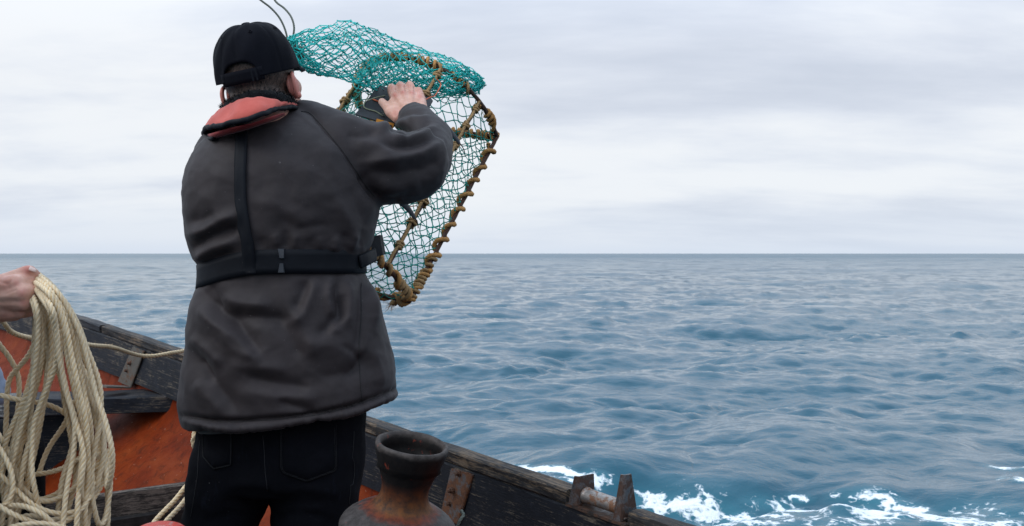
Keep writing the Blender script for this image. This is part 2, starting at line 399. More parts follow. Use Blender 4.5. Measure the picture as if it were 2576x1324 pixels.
# ------------------------------------------------------------------ sea
def fft_tile(N, L, wind, lmin, seed, spread=2, lmax=None, ex=3.6):
    r = np.random.default_rng(seed); k1 = np.fft.fftfreq(N, 1/N)*2*math.pi/L
    kx, ky = np.meshgrid(k1, k1, indexing='ij'); k = np.hypot(kx, ky); k[0, 0] = 1e9
    Lw = lmax or L/2.5; w = np.array(wind)/np.hypot(*wind)
    cosw = (kx*w[0]+ky*w[1])/k
    S = np.exp(-1/(k*Lw/6.283*1.25)**2)/k**ex*(.14+np.abs(cosw)**spread)*np.exp(-(k*lmin/6.283)**2); S[0, 0] = 0
    A = np.sqrt(S)*(r.normal(size=k.shape)+1j*r.normal(size=k.shape))
    h = np.fft.ifft2(A).real; dx = np.fft.ifft2(-1j*kx/k*A).real; dy = np.fft.ifft2(-1j*ky/k*A).real
    s = h.std(); return h/s, dx/s, dy/s, N, L
def samp(t, x, y):
    h, dx, dy, N, L = t; u = (x/L*N) % N; v = (y/L*N) % N; i = np.floor(u).astype(int); j = np.floor(v).astype(int)
    fu, fv = u-i, v-j; i %= N; j %= N; i2 = (i+1) % N; j2 = (j+1) % N
    b = lambda a: a[i, j]*(1-fu)*(1-fv)+a[i2, j]*fu*(1-fv)+a[i, j2]*(1-fu)*fv+a[i2, j2]*fu*fv
    return b(h), b(dx), b(dy)
T_BIG = fft_tile(512, 130.0, (.45, -1), 2.2, 3, 2, 20.0, 3.1)
T_MID = fft_tile(512, 37.0, (.25, -1), .55, 11, 2, 5.0, 3.0)
T_SML = fft_tile(512, 9.7, (-.2, -1), .12, 5, 2, 1.1)
rs = [.3]; 
while rs[-1] < 12000:
    r = rs[-1]
    dr = r*.06 if r < 4.6 else r*(.0036+.0065*min(1, max(0, math.log(r/12)/math.log(10)))) if r < 900 else r*.03
    rs.append(r+dr)
rs = np.array(rs)
ang = np.concatenate([np.linspace(-180, -46, 40, endpoint=False), np.linspace(-46, -33, 36, endpoint=False), np.linspace(-33, 33, 900), np.linspace(33, 46, 37)[1:], np.linspace(46, 180, 41)[1:-1]])
AR = np.radians(ang); RR, AA = np.meshgrid(rs, AR, indexing='ij')
X0 = RR*np.sin(AA); Y0 = RR*np.cos(AA)
dloc = np.maximum(np.gradient(rs)[:, None]*np.ones_like(RR), RR*np.abs(np.gradient(AR))[None])
fl = lambda lm: np.exp(-(dloc*1.15/lm)**2)
T_FAR = fft_tile(512, 620.0, (.3, -1), 7.0, 21, 2, 60.0, 3.0)
hF, xF, yF = samp(T_FAR, X0, Y0); hB, xB, yB = samp(T_BIG, X0, Y0); hM, xM, yM = samp(T_MID, X0, Y0)
T_CHP = fft_tile(512, 16.3, (.35, -1), .22, 17, 2, 2.6, 2.9); hC, xC, yC = samp(T_CHP, X0, Y0); pk = lambda h: (np.exp(.4*h)-1.08)/.43
hC = pk(hC)
cs, sn = math.cos(.5), math.sin(.5); hS, xS, yS = samp(T_SML, X0*cs+Y0*sn, -X0*sn+Y0*cs)
aC = .0175*fl(.8)
aF, aB, aM, aS = .13*fl(22)*np.clip((RR-15)/60, 0, 1), .075*fl(8), .038*fl(2.0), .0085*fl(.5)
Z = hF*aF+hB*aB+hM*aM+hC*aC+hS*aS
Xd = X0+.8*(xB*aB)+1.25*xM*aM+1.1*xC*aC+.85*(xS*cs-yS*sn)*aS
Yd = Y0+.8*(yB*aB)+1.25*yM*aM+1.1*yC*aC+.85*(xS*sn+yS*cs)*aS
# the boat's own bow wave, a smooth rounded crest with a hollow before it, and the foam streaks of its wash
near = RR < 14
def wdist(poly):
    d = np.full(X0.shape, 9.0); t = np.zeros(X0.shape)
    a, b = polyd(X0[near], Y0[near], poly); d[near] = a; t[near] = b; return d, t
crest = [(-.9, 5.6), (-.35, 6.15), (.15, 6.75), (.72, 7.15), (1.3, 7.0), (1.9, 7.02), (2.7, 6.8), (3.3, 6.5), (4.4, 6.0)]
cd, ct = wdist(crest); sd = np.sign(Y0-np.interp(X0, [c[0] for c in crest], [c[1] for c in crest]))*cd
ah = np.interp(ct, [0, .2, .36, .5, .62, .8, 1], [.02, .15, .20, .10, .05, .06, .04])
calm = np.exp(-(cd/1.1)**2)
Z = Z*(1-.12*calm)
ridge = np.where(sd > 0, np.exp(-(sd/.75)**2), np.exp(-(sd/.30)**2)); Z += .85*ah*ridge-.25*ah*np.exp(-((sd+.62)/.36)**2)
foam = np.zeros(X0.shape)
_m = (RR > 4.4) & (RR < 9.5) & (np.abs(AA) < .75); _qx = CX+(Xd/Yd)[_m]*F; _qy = HY-((Z-CZ)/Yd)[_m]*F; _X = X0[_m]; _Y = Y0[_m]
def gpt(px, py, z=0):      # the water-surface point that a photo position looks at
    k_ = int(np.argmin((_qx-px)**2+4*(_qy-py)**2+.0*_X)); return _X[k_], _Y[k_]
def streak(pts, w, a, z=.02):
    global foam
    d, t = wdist([gpt(*p, z) for p in pts]); env = np.sin(np.clip(t, 0.02, .98)*math.pi)**.35
    foam = np.maximum(foam, a*env*np.exp(-(d/w)**2))
streak([(1290, 1172), (1345, 1183), (1400, 1186), (1455, 1206), (1500, 1206), (1560, 1216)], .085, 1.35, .10)
streak([(1380, 1200), (1460, 1216), (1530, 1222)], .08, .9, .06)
streak([(1560, 1232), (1680, 1275), (1800, 1292), (1900, 1300)], .14, 1.0)
streak([(1840, 1262), (1960, 1278), (2080, 1290), (2200, 1272), (2150, 1255)], .13, 1.1)
streak([(1750, 1300), (1900, 1318), (2050, 1322)], .12, .95)
streak([(2120, 1245), (2220, 1262), (2300, 1290), (2400, 1318), (2500, 1330)], .13, 1.25)
streak([(2140, 1300), (2210, 1296), (2290, 1322)], .18, 1.15)
streak([(1980, 1250), (2040, 1256)], .06, .95); streak([(2180, 1252), (2250, 1250)], .05, .85)
streak([(2250, 1290), (2380, 1312), (2520, 1322)], .2, 1.15); streak([(1700, 1290), (1850, 1305), (2000, 1312)], .15, 1.05); streak([(2300, 1312), (2480, 1326), (2600, 1318)], .2, .95)
streak([(2480, 1172), (2540, 1180), (2600, 1178)], .06, 1.0, .1); streak([(2520, 1200), (2570, 1212), (2620, 1216)], .05, 1.0, .1)
streak([(2330, 1300), (2450, 1290), (2600, 1330)], .25, .62); streak([(1600, 1240), (1800, 1290), (2100, 1310), (2500, 1330)], .40, .55)
streak([(1500, 1340), (1900, 1360), (2400, 1370), (2700, 1360)], .45, .75)
Z += foam.clip(0, 1.2)*.012
nr, na = X0.shape
VV = np.stack([Xd, Yd, Z], -1).reshape(-1, 3).astype(np.float32)
i, j = np.meshgrid(np.arange(nr-1), np.arange(na), indexing='ij'); j2 = (j+1) % na
Q = np.stack([i*na+j, i*na+j2, (i+1)*na+j2, (i+1)*na+j], -1).reshape(-1, 4)[:, ::-1]
me = bpy.data.meshes.new('sea'); me.vertices.add(len(VV)); me.vertices.foreach_set('co', VV.ravel())
me.loops.add(len(Q)*4); me.loops.foreach_set('vertex_index', Q.ravel().astype(np.int32))
me.polygons.add(len(Q)); me.polygons.foreach_set('loop_start', np.arange(len(Q), dtype=np.int32)*4)
me.polygons.foreach_set('use_smooth', np.ones(len(Q), bool)); me.update(calc_edges=True); me.validate()
at = me.attributes.new('foam', 'FLOAT', 'POINT'); at.data.foreach_set('value', foam.ravel().astype(np.float32))
sea = bpy.data.objects.new('sea', me); COL.objects.link(sea); tag(sea, 'grey-blue choppy sea with white wash near the boat', kind='structure')
t = NT('sea_water'); c = t.coord('Object')
cd_ = t.n('ShaderNodeCameraData')
rip = t.noise(t.coord('Object', (1, 1.5, 1)), 7.0, 5, .60, .5); rip2 = t.noise(t.coord('Object', (1, 1.35, 1)), 1.6, 6, .62, .3)
chop = t.noise(t.coord('Object', (1, 1.6, 1)), .35, 5, .6)
f_a = t.attr('foam')
cell = t.noise(c, 6.0, 6, .62, 1.4); cell2 = t.noise(c, 17.0, 5, .65, .9)
vor = t.n('ShaderNodeTexVoronoi'); t.l(c, vor.inputs[0]); vor.inputs['Scale'].default_value = 11; vor.feature = 'SMOOTH_F1'
wob = t.n('ShaderNodeVectorMath', operation='ADD'); nz_c = t.n('ShaderNodeTexNoise'); t.l(c, nz_c.inputs[0]); nz_c.inputs['Scale'].default_value = 5; nz_s = t.n('ShaderNodeVectorMath', operation='SCALE'); nz_s.inputs['Scale'].default_value = .22
t.l(nz_c.outputs['Color'], nz_s.inputs[0]); t.l(c, wob.inputs[0]); t.l(nz_s.outputs[0], wob.inputs[1])
vor.feature = 'DISTANCE_TO_EDGE'; t.l(wob.outputs[0], vor.inputs[0]); vor.inputs['Scale'].default_value = 6.5
vo2 = t.n('ShaderNodeTexVoronoi'); vo2.feature = 'DISTANCE_TO_EDGE'; t.l(wob.outputs[0], vo2.inputs[0]); vo2.inputs['Scale'].default_value = 19
lace = t.math('ADD', t.math('MULTIPLY', vor.outputs[0], .95), t.math('MULTIPLY', vo2.outputs[0], .55))
nzs = t.math('ADD', t.math('MULTIPLY', t.math('SUBTRACT', cell, .5), 1.15), t.math('MULTIPLY', t.math('SUBTRACT', cell2, .5), .55))
fm = t.math('ADD', t.math('SUBTRACT', t.math('MULTIPLY', f_a, .67), lace), nzs)
fmask = t.math('MULTIPLY', t.ramp(t.math('ADD', fm, .3), [(.555, 0), (.64, .30), (.72, .8), (.84, 1)]), t.ramp(f_a, [(.08, 0), (.25, 1)]))
aer = t.math('MULTIPLY', t.ramp(f_a, [(.1, 0), (.9, .65)]), 1.0)
wcol = t.mix(aer, (.007, .068, .107), (.03, .16, .21))
dist_ = t.n('ShaderNodeVectorMath', operation='LENGTH'); t.l(c, dist_.inputs[0])     # waves too small for the mesh far from the boat act as roughness
t.set(Base_Color=wcol, Roughness=t.ramp(t.math('DIVIDE', dist_.outputs['Value'], 400.0), [(.0, .045), (.05, .07), (.25, .18), (1, .32)]), IOR=1.333)
b1 = t.bump(rip2, .5, .05); b2 = t.bump(rip, .5, .012, b1); t.bump(chop, .3, .18, b2)
fb = t.n('ShaderNodeBsdfPrincipled'); fb.inputs['Base Color'].default_value = (.80, .83, .85, 1); fb.inputs['Roughness'].default_value = .7
fbm_ = t.n('ShaderNodeBump'); t.l(t.math('ADD', fm, t.math('MULTIPLY', t.noise(c, 90, 4, .7), .25)), fbm_.inputs['Height']); fbm_.inputs['Strength'].default_value = .8; fbm_.inputs['Distance'].default_value = .02
t.l(fbm_.outputs[0], fb.inputs['Normal'])
ms = t.n('ShaderNodeMixShader'); t.l(fmask, ms.inputs[0]); t.l(t.b.outputs[0], ms.inputs[1]); t.l(fb.outputs[0], ms.inputs[2]); t.l(ms.outputs[0], t.o.inputs[0])
me.materials.append(t.m)

# ------------------------------------------------------------------ boat
G = np.array([(-4.1, 6.7, .10), (-3.0, 5.85, .215), (-2.2, 5.05, .306), (-1.43, 4.3, .408), (-.48, 3.3, .535), (.147, 2.6, .597), (.424, 2.25, .617), (.86, 1.65, .63), (1.25, 1.0, .63)])
G[:, 2] = CZ-G[:, 2]
GC = resample(cr(G, 30), .02)
GT = np.gradient(GC, axis=0); GT[:, 2] *= 1; GT /= np.linalg.norm(GT, axis=1)[:, None]
GI = np.stack([GT[:, 1], -GT[:, 0], 0*GT[:, 0]], 1); GI /= np.linalg.norm(GI, axis=1)[:, None]   # inboard
if GI[100] @ np.array([-1, -1, 0]) < 0: GI = -GI
GX = CX+GC[:, 0]/GC[:, 1]*F                      # photo column of each station
def idx(px): return int(np.argmin(np.abs(GX-px)))
boat = empty('fishing_boat', (-.3, 2.4, .2), 'old wooden fishing boat with black painted rail and orange inner hull', 'boat')
def strip(i0, i1, prof, jit=0.0, step=4, seed=0, caps=True):
    ids = list(range(i0, i1, step))+[i1]; R = []; rg = np.random.default_rng(seed)
    pr = np.array(prof, float); off = rg.normal(size=(4, len(pr), 2))*jit
    for q in ids:
        w = q*.02; p = pr+off[0]*math.sin(w*3.1)+off[1]*math.sin(w*7.7+1)+off[2]*math.sin(w*17+2)+off[3]*math.sin(w*41)
        R.append([GC[q]+GI[q]*a-np.array([0, 0, b]) for a, b in p])
    return loft(R, True, caps)
def chamf(a0, b0, a1, b1, c=.005):
    return [(a0+c, b0), ((a0+a1)/2, b0), (a1-c, b0), (a1, b0+c), (a1, (b0+b1)/2), (a1, b1-c*.5), (a1-c*.5, b1), ((a0+a1)/2, b1), (a0, b1), (a0, b0+c)]
iA, iN0, iN1 = idx(284), idx(1460), idx(1620); iend = len(GC)-1
for k, (a, b) in enumerate([(2, iA-1), (iA, iN0), (iN1, iend)]):
    g = strip(a, b, chamf(0, 0, .056, .036, .006), .0009, 2, k)
    mk('cap_rail', g[0], g[1], MAT['rail_wood'] if k else MAT['black_wood'], boat, uv=g[2], smooth=False)
g = strip(2, iend, chamf(.020, .0385, .0555, .212, .005), .0008, 3, 9); mk('inner_strake', *g[:2], MAT['strake_wood'], boat, uv=g[2], smooth=False)
# hull lining: one skin, orange paint, bulging inwards towards the bilge
prof = [(.019, .045), (.030, .12), (.036, .21), (.052, .26), (.085, .31), (.15, .37), (.25, .45), (.36, .55), (.46, .66), (.55, .78), (.66, .90), (.80, .97)]
ids = list(range(2, iend, 4))
R = [[GC[q]+GI[q]*(a+.010*math.sin(q*.02*2.4+b*9)*min(1, b*3))-np.array([0, 0, b*(1+.0*q)]) for a, b in prof] for q in ids]
R2 = [r+[GC[q]+GI[q]*(a-.03)-np.array([0, 0, b+.01]) for a, b in prof[::-1]] for q, r in zip(ids, R)]
g = loft(R2, True, True); mk('hull_lining', *g[:2], MAT['hull'], boat, uv=g[2])
# outer planking, clinker strakes
for k in range(6):
    a0, b0 = -.012*0+.012*k*k*.25, .04+k*.18
    pr = [(a0-.012, b0), (a0-.012+.02, b0+.19), (a0+.018, b0+.19), (a0+.012, b0)]
    g = strip(2, iend, pr, 0, 8, k); mk('hull_plank', *g[:2], MAT['hull_out'], boat, uv=g[2], smooth=False)
def plank(p0, p1, w, h, mat, name='plank', parent=boat, n=14, jit=.0012, wd=None, seed=0):
    """timber from p0 to p1 (centres), wd = width direction; slightly uneven"""
    p0, p1 = np.array(p0, float), np.array(p1, float); d = unit(p1-p0); W = unit(wd if wd is not None else np.cross(d, (0, 0, 1.)))
    W = unit(W-(W@d)*d); H = np.cross(W, d); H = H if H[2] > 0 else -H; rg = np.random.default_rng(seed); R = []
    pr = chamf(-w/2, -h/2, w/2, h/2, min(.006, h*.18)); o = rg.normal(size=(3, len(pr), 2))*jit
    for i in range(n+1):
        t = i/n; c = p0+(p1-p0)*t
        R.append([c+W*(a+o[0][q][0]*math.sin(9*t)+o[1][q][0]*math.sin(23*t))-H*(b+o[0][q][1]*math.sin(11*t)+o[2][q][1]*math.sin(31*t)) for q, (a, b) in enumerate(pr)])
    g = loft(R); return mk(name, *g[:2], mat, parent, uv=g[2], smooth=False)
# thwart: bare grey at the left, black at its hull end
tR = P(352, 985, 4.42)+np.array([0, 0, -.03]); 
plank((-3.1, 4.05, tR[2]), (-2.12, 4.26, tR[2]-.004), .24, .070, MAT['grey_wood'], 'thwart', seed=2)
plank((-2.115, 4.261, tR[2]-.004), (-1.42, 4.41, tR[2]-.004), .24, .070, MAT['black_wood'], 'thwart', seed=3)
plank((-3.0, 4.14, tR[2]-.35), (-1.86, 4.38, tR[2]-.35), .03, .62, MAT['black_wood'], 'bulkhead', seed=4, wd=(.1, 1, 0))
# lower stringer plank and the boards below it
s0, s1 = P(-60, 1322, 3.12), P(520, 1240, 3.62)
sdv = unit(s1-s0); swd = np.cross(sdv, (0, 0, 1.))
plank(s0-sdv*.5, s1+sdv*.25, .028, .095, MAT['brown_wood'], 'stringer', seed=5, wd=swd)
for k in range(3):
    plank(s0-sdv*.5-swd*(0+.0)+np.array([0, 0, -.10-.135*k])+np.array([.03*k, -.05*k-.02, 0]), s1+sdv*.2+np.array([0, 0, -.10-.135*k])+np.array([.03*k, -.05*k-.02, 0]), .024, .13, MAT['dark_wood'], 'floor_riser', seed=6+k, wd=swd)
FLZ = CZ-1.40
gd = unit(np.array([-.72, .70, 0])); gn = np.array([.70, .72, 0])
for k in range(9):
    c = gn*(1.47-.165*k)+np.array([0, 0, FLZ-.015])
    plank(c+gd*2.9, c-gd*1.6, .158, .028, MAT['dark_wood'], 'floor_board', seed=20+k, wd=gn)
# angle brackets strapped to the strake
def bracket(mat, poly, d, bolts, foot=None, sink=.004):
    """flat strap on the strake face; poly in photo units, d depth per corner"""
    top = [P(x, y, q) for (x, y), q in zip(poly, d)]; nrm = unit(np.cross(top[1]-top[0], top[3]-top[0])); nrm = nrm if nrm[1] < 0 else -nrm
    a = 6; R = []
    for s in np.linspace(0, 1, 9):
        l = top[0]+(top[3]-top[0])*s; r = top[1]+(top[2]-top[1])*s; w = r-l
        pts = [l+nrm*.000, l+nrm*.006, l+w*.03+nrm*.008, l+w*.5+nrm*.0085, r-w*.05+nrm*.008, r+nrm*.006, r]
        R.append(pts)
    g = loft(R); b = mk('knee_bracket', *g[:2], mat, boat, uv=g[2], smooth=False)
    for x, y, q in bolts:
        c = P(x, y, q); B = MB(); R = []
        T1 = unit(np.cross(nrm, (0, 0, 1))); T2 = np.cross(nrm, T1)
        for rr, h in ((.0095, .004), (.0095, .010), (.0065, .0125), (.0065, .019), (.004, .021)):
            R.append([c+nrm*h+rr*(math.cos(u)*T1+math.sin(u)*T2) for u in np.linspace(0, 2*math.pi, 8, endpoint=False)])
        g = loft(R); mk('bolt', *g[:2], MAT['bolt'], b, uv=g[2], smooth=False)
    return b
def face_depth(px, py):
    """depth of the strake's inner face along a photo column"""
    fc = GC+GI*.0565; q = int(np.argmin(np.abs(CX+fc[:, 0]/fc[:, 1]*F-px))); return fc[q, 1]
for mat, poly, bolts in ((MAT['bracket'], [(337, 872), (366, 884), (333, 974), (300, 959)], [(331, 914, 0), (324, 932, 0), (344, 888, 0)]),
                         (MAT['bracket_rust'], [(1139, 1178), (1194, 1193), (1156, 1318), (1110, 1302)], [(1141, 1233, 0), (1138, 1265, 0), (1159, 1190, 0)])):
    off = -.004
    bracket(mat, poly, [face_depth(*p)+off for p in poly], [(x, y, face_depth(x, y)+off-.002) for x, y, _ in bolts])
# foot of the left bracket on the thwart
plank(P(258, 972, 4.28), P(318, 974, 4.36), .075, .008, MAT['bracket'], 'bracket_foot', seed=31, n=4, jit=.0004)
# ---- roller fairlead let into the rail
fair = None
def at_rail(px): 
    q = idx(px); return GC[q], GI[q], GT[q]*(1 if GT[q][0] < 0 else -1)
c0, inn, tb = at_rail(1540); dn = np.array([0, 0, -1.])
lay = c0+dn*.0335                                       # bottom of the notch
hl = np.linalg.norm(GC[iN1]-GC[iN0])/2*.96
cen = (GC[iN0]+GC[iN1])/2+dn*.0325; tb = unit(GC[iN0]-GC[iN1])
g = box(cen+inn*.031+dn*.002, tb*hl, inn*.031, np.cross(tb, inn)*.0035)
fair = mk('roller_fairlead', *g[:2], MAT['dark_steel'], boat, uv=g[2], smooth=False)
def cheek(along, ht, wtop, lip, mat, lean=0.0):
    """plate across the rail with a bent lip at its inboard edge, tapering upwards"""
    b = cen+tb*along; up = np.cross(tb, inn); up = up if up[2] > 0 else -up; R = []; th = .0022
    for s in np.linspace(0, 1, 8):
        z = up*(ht*s+.002); wo = -.002+(.057-wtop)*s*.62; I = .059-(.057-wtop)*s*.38
        lp = lip*(1-s*.85); o = b+z+tb*lean*s
        pth = [o+inn*wo, o+inn*(wo+(I-wo)*.5), o+inn*(I-.008), o+inn*(I-.0025)+tb*.002, o+inn*I+tb*.007, o+inn*(I+.001)+tb*(.007+lp)]
        T = np.gradient(np.array(pth), axis=0); T /= np.linalg.norm(T, axis=1)[:, None]; Nn = np.cross(T, up)
        R.append(list(np.array(pth)+Nn*th)+list((np.array(pth)-Nn*th)[::-1]))
    g = loft(R); return mk('cheek_plate', *g[:2], mat, fair, uv=g[2], smooth=False)
cheek(hl*.62, .074, .050, .022, MAT['steel'], .004)
cheek(-hl*.80, .110, .020, .014, MAT['steel'], .006)
ax0, ax1 = cen+tb*(hl*.60)+inn*.031+np.array([0, 0, .027]), cen-tb*(hl*.78)+inn*.031+np.array([0, 0, .027])
R = []; u1 = unit(np.cross(tb, (0, 0, 1))); u2 = np.cross(tb, u1)
for s, r in [(0, .012), (.002, .020), (.03, .0215), (.06, .0195), (.12, .0192), (.3, .0188), (.5, .0186), (.7, .0188), (.88, .0192), (.94, .0195), (.97, .0215), (.998, .020), (1, .012)]:
    R.append([ax0+(ax1-ax0)*s+r*(math.cos(a)*u1+math.sin(a)*u2) for a in np.linspace(0, 2*math.pi, 28, endpoint=False)])
g = loft(R); mk('roller', *g[:2], MAT['roller'], fair, uv=g[2])
sw = [cen-tb*(hl*.86)+inn*(.02+.03*t_)+np.array([0, 0, .006+.004*math.sin(9*t_)]) for t_ in np.linspace(0, 1, 9)]
g = sweep(sw, .0035, 6); mk('weld_bead', *g[:2], MAT['dark_steel'], fair, uv=g[2])

# ------------------------------------------------------------------ capstan
cp = P(1037, 1116, 1.72); ctop = cp
axis = unit(np.array([.165, -.135, 1.0]))
a1 = unit(np.cross((0, 1, 0), axis)); a2 = np.cross(axis, a1)
cap_root = empty('capstan', cp-axis*.72, 'rust banded black capstan with flared hollow head before the rail', 'capstan')
PX = 1.72/F
def lathe(name, prof, mat, parent, n=64, wob=.0006, seed=0):
    rg = np.random.default_rng(seed); ph = rg.uniform(0, 6.28, 4); R = []
    for r, z in prof:
        a = np.linspace(0, 2*math.pi, n, endpoint=False); rr = r+wob*(np.sin(3*a+ph[0]+z*40)+.6*np.sin(7*a+ph[1]-z*60)+.4*np.sin(13*a+ph[2]))
        R.append(ctop+axis*z+(rr*np.cos(a))[:, None]*a1+(rr*np.sin(a))[:, None]*a2)
    g = loft(R, True, True); return mk(name, *g[:2], mat, parent, uv=g[2])
def capstan_mat():
    t = NT('capstan_paint'); c = t.coord('Object'); o = t.sep(c)
    hgt = t.math('ADD', t.math('ADD', t.math('MULTIPLY', o[0], float(axis[0])), t.math('MULTIPLY', o[1], float(axis[1]))), t.math('MULTIPLY', o[2], float(axis[2])))
    n = t.noise(c, 22, 6, .7); n2 = t.noise(c, 70, 5, .7); n3 = t.noise(c, 34, 4, .6)
    hh = t.math('ADD', hgt, t.math('MULTIPLY', t.math('SUBTRACT', n, .5), .022))
    band = t.ramp(t.math('MULTIPLY', t.math('SUBTRACT', hh, .55), 5.0),   # metres above the foot
                  [(.02, (.046, .041, .040)), (.235, (.050, .042, .040)), (.262, (.12, .026, .012)), (.30, (.12, .042, .009)), (.43, (.085, .026, .009)), (.50, (.03, .011, .007)), (.55, (.0045, .004, .0045)), (.80, (.005, .0045, .005)), (.84, (.060, .050, .046))])
    chip = t.ramp(t.math('ADD', t.math('MULTIPLY', n3, .6), t.math('MULTIPLY', n2, .4)), [(.60, 0), (.64, 1)])
    col = t.mix(t.ramp(n2, [(.35, .75), (.6, 0)]), band, tuple((.012, .009, .008)))
    col = t.mix(chip, col, (.19, .032, .016))
    t.set(Base_Color=col, Roughness=t.ramp(n, [(.3, .42), (.7, .72)])); t.b.inputs['Specular IOR Level'].default_value = .2
    t.bump(t.math('ADD', n2, t.math('MULTIPLY', chip, -.5)), .4, .002); return t.m
MAT['capstan'] = capstan_mat()
k = PX
lathe('drum', [(82*k, -62*k), (76*k, -30*k), (78*k, -6*k), (82*k, .5*k), (86*k, 3*k), (90.5*k, 1*k), (92.5*k, -6*k), (91*k, -16*k), (86*k, -34*k), (78*k, -58*k), (70*k, -80*k), (64*k, -98*k), (61*k, -112*k), (60*k, -124*k), (61*k, -136*k), (64.5*k, -148*k), (70*k, -158*k), (78*k, -166*k), (84*k, -169*k), (90*k, -172*k),
    (104*k, -178*k), (120*k, -188*k), (136*k, -200*k), (147*k, -212*k), (152*k, -222*k), (152*k, -236*k), (140*k, -242*k), (90*k, -250*k)], MAT['capstan'], cap_root, 72, .0005, 1)
lathe('pedestal', [(85*k, -249*k), (82*k, -300*k), (84*k, -600*k), (100*k, -800*k), (135*k, -1015*k), (135*k, -1046*k)], MAT['dark_steel'], cap_root, 40, .0004, 2)
# ------------------------------------------------------------------ the man in the cap
man = empty('person', P(690, 1990, 2.3)*[1, 1, 0]+[0, 0, CZ-1.40], 'man in black cap and dark grey jacket lifting a netted pot, seen from behind', 'person')
TORSO = [  # left (x, y), right (x, y), half depth, centre depth
 (470, 1072, 998, 1004, .168, 2.30), (466, 1062, 998, 993, .172, 2.30), (461, 1040, 996, 977, .170, 2.30), (457, 1006, 992, 938, .168, 2.30),
 (462, 955, 985, 890, .166, 2.30), (472, 890, 974, 840, .163, 2.30), (478, 826, 962, 792, .158, 2.30), (485, 770, 946, 742, .150, 2.30),
 (497, 728, 924, 702, .142, 2.30), (508, 692, 912, 672, .138, 2.30), (500, 658, 924, 640, .142, 2.30), (484, 634, 936, 616, .148, 2.30),
 (478, 592, 944, 576, .154, 2.30), (470, 540, 952, 530, .160, 2.305), (467, 492, 948, 480, .163, 2.31), (473, 442, 930, 420, .160, 2.315),
 (490, 400, 900, 360, .150, 2.325), (512, 366, 860, 318, .130, 2.335), (548, 342, 815, 290, .105, 2.345), (600, 326, 768, 272, .075, 2.35)]
def torso_rings(inset=0.0, n=72, sub=4, rows=TORSO, ex=2.35):
    A = cr(np.array(rows, float), sub); R = []
    for L, yl, Rr, yr, b, d in A:
        p, q = P(L, yl, d), P(Rr, yr, d); c = (p+q)/2; h = (q-p)/2*(1-inset*8); bb = b*(1-inset*5)
        a = np.linspace(0, 2*math.pi, n, endpoint=False); ca, sa = np.cos(a), np.sin(a)
        x = np.sign(ca)*np.abs(ca)**(2/ex); y = np.sign(sa)*np.abs(sa)**(2/ex)
        R.append(c+x[:, None]*h+(y*bb)[:, None]*np.array([0, 1., 0]))
    return R
JG = [loft(torso_rings())]
# shoulders and arms of the jacket
def chain(pts, n=18):
    return [capsule(P(*a[:3]), P(*b[:3]), a[3], b[3], n) for a, b in zip(pts, pts[1:])]
JG += chain([(640, 352, 2.33, .062), (765, 322, 2.335, .066), (855, 378, 2.315, .089), (955, 418, 2.33, .094), (1035, 418, 2.38, .089), (1074, 406, 2.425, .060)])
JG += chain([(1074, 406, 2.425, .060), (1072, 352, 2.53, .064), (1050, 312, 2.60, .052), (1042, 299, 2.625, .043)])
JG += chain([(575, 400, 2.34, .080), (556, 450, 2.38, .078), (566, 545, 2.50, .070), (640, 600, 2.60, .058), (770, 640, 2.70, .046)])   # left arm, reaching round in front
JV, JF = remesh(JG, .0052)
JE = edges_of(JF); JV = lap(JV, JE, 9, .5)
JN = vnormals(JV, JF); px, py = proj(JV)
back = np.clip((.35-JN[:, 1])/.5, 0, 1)
disp = np.zeros(len(JV))
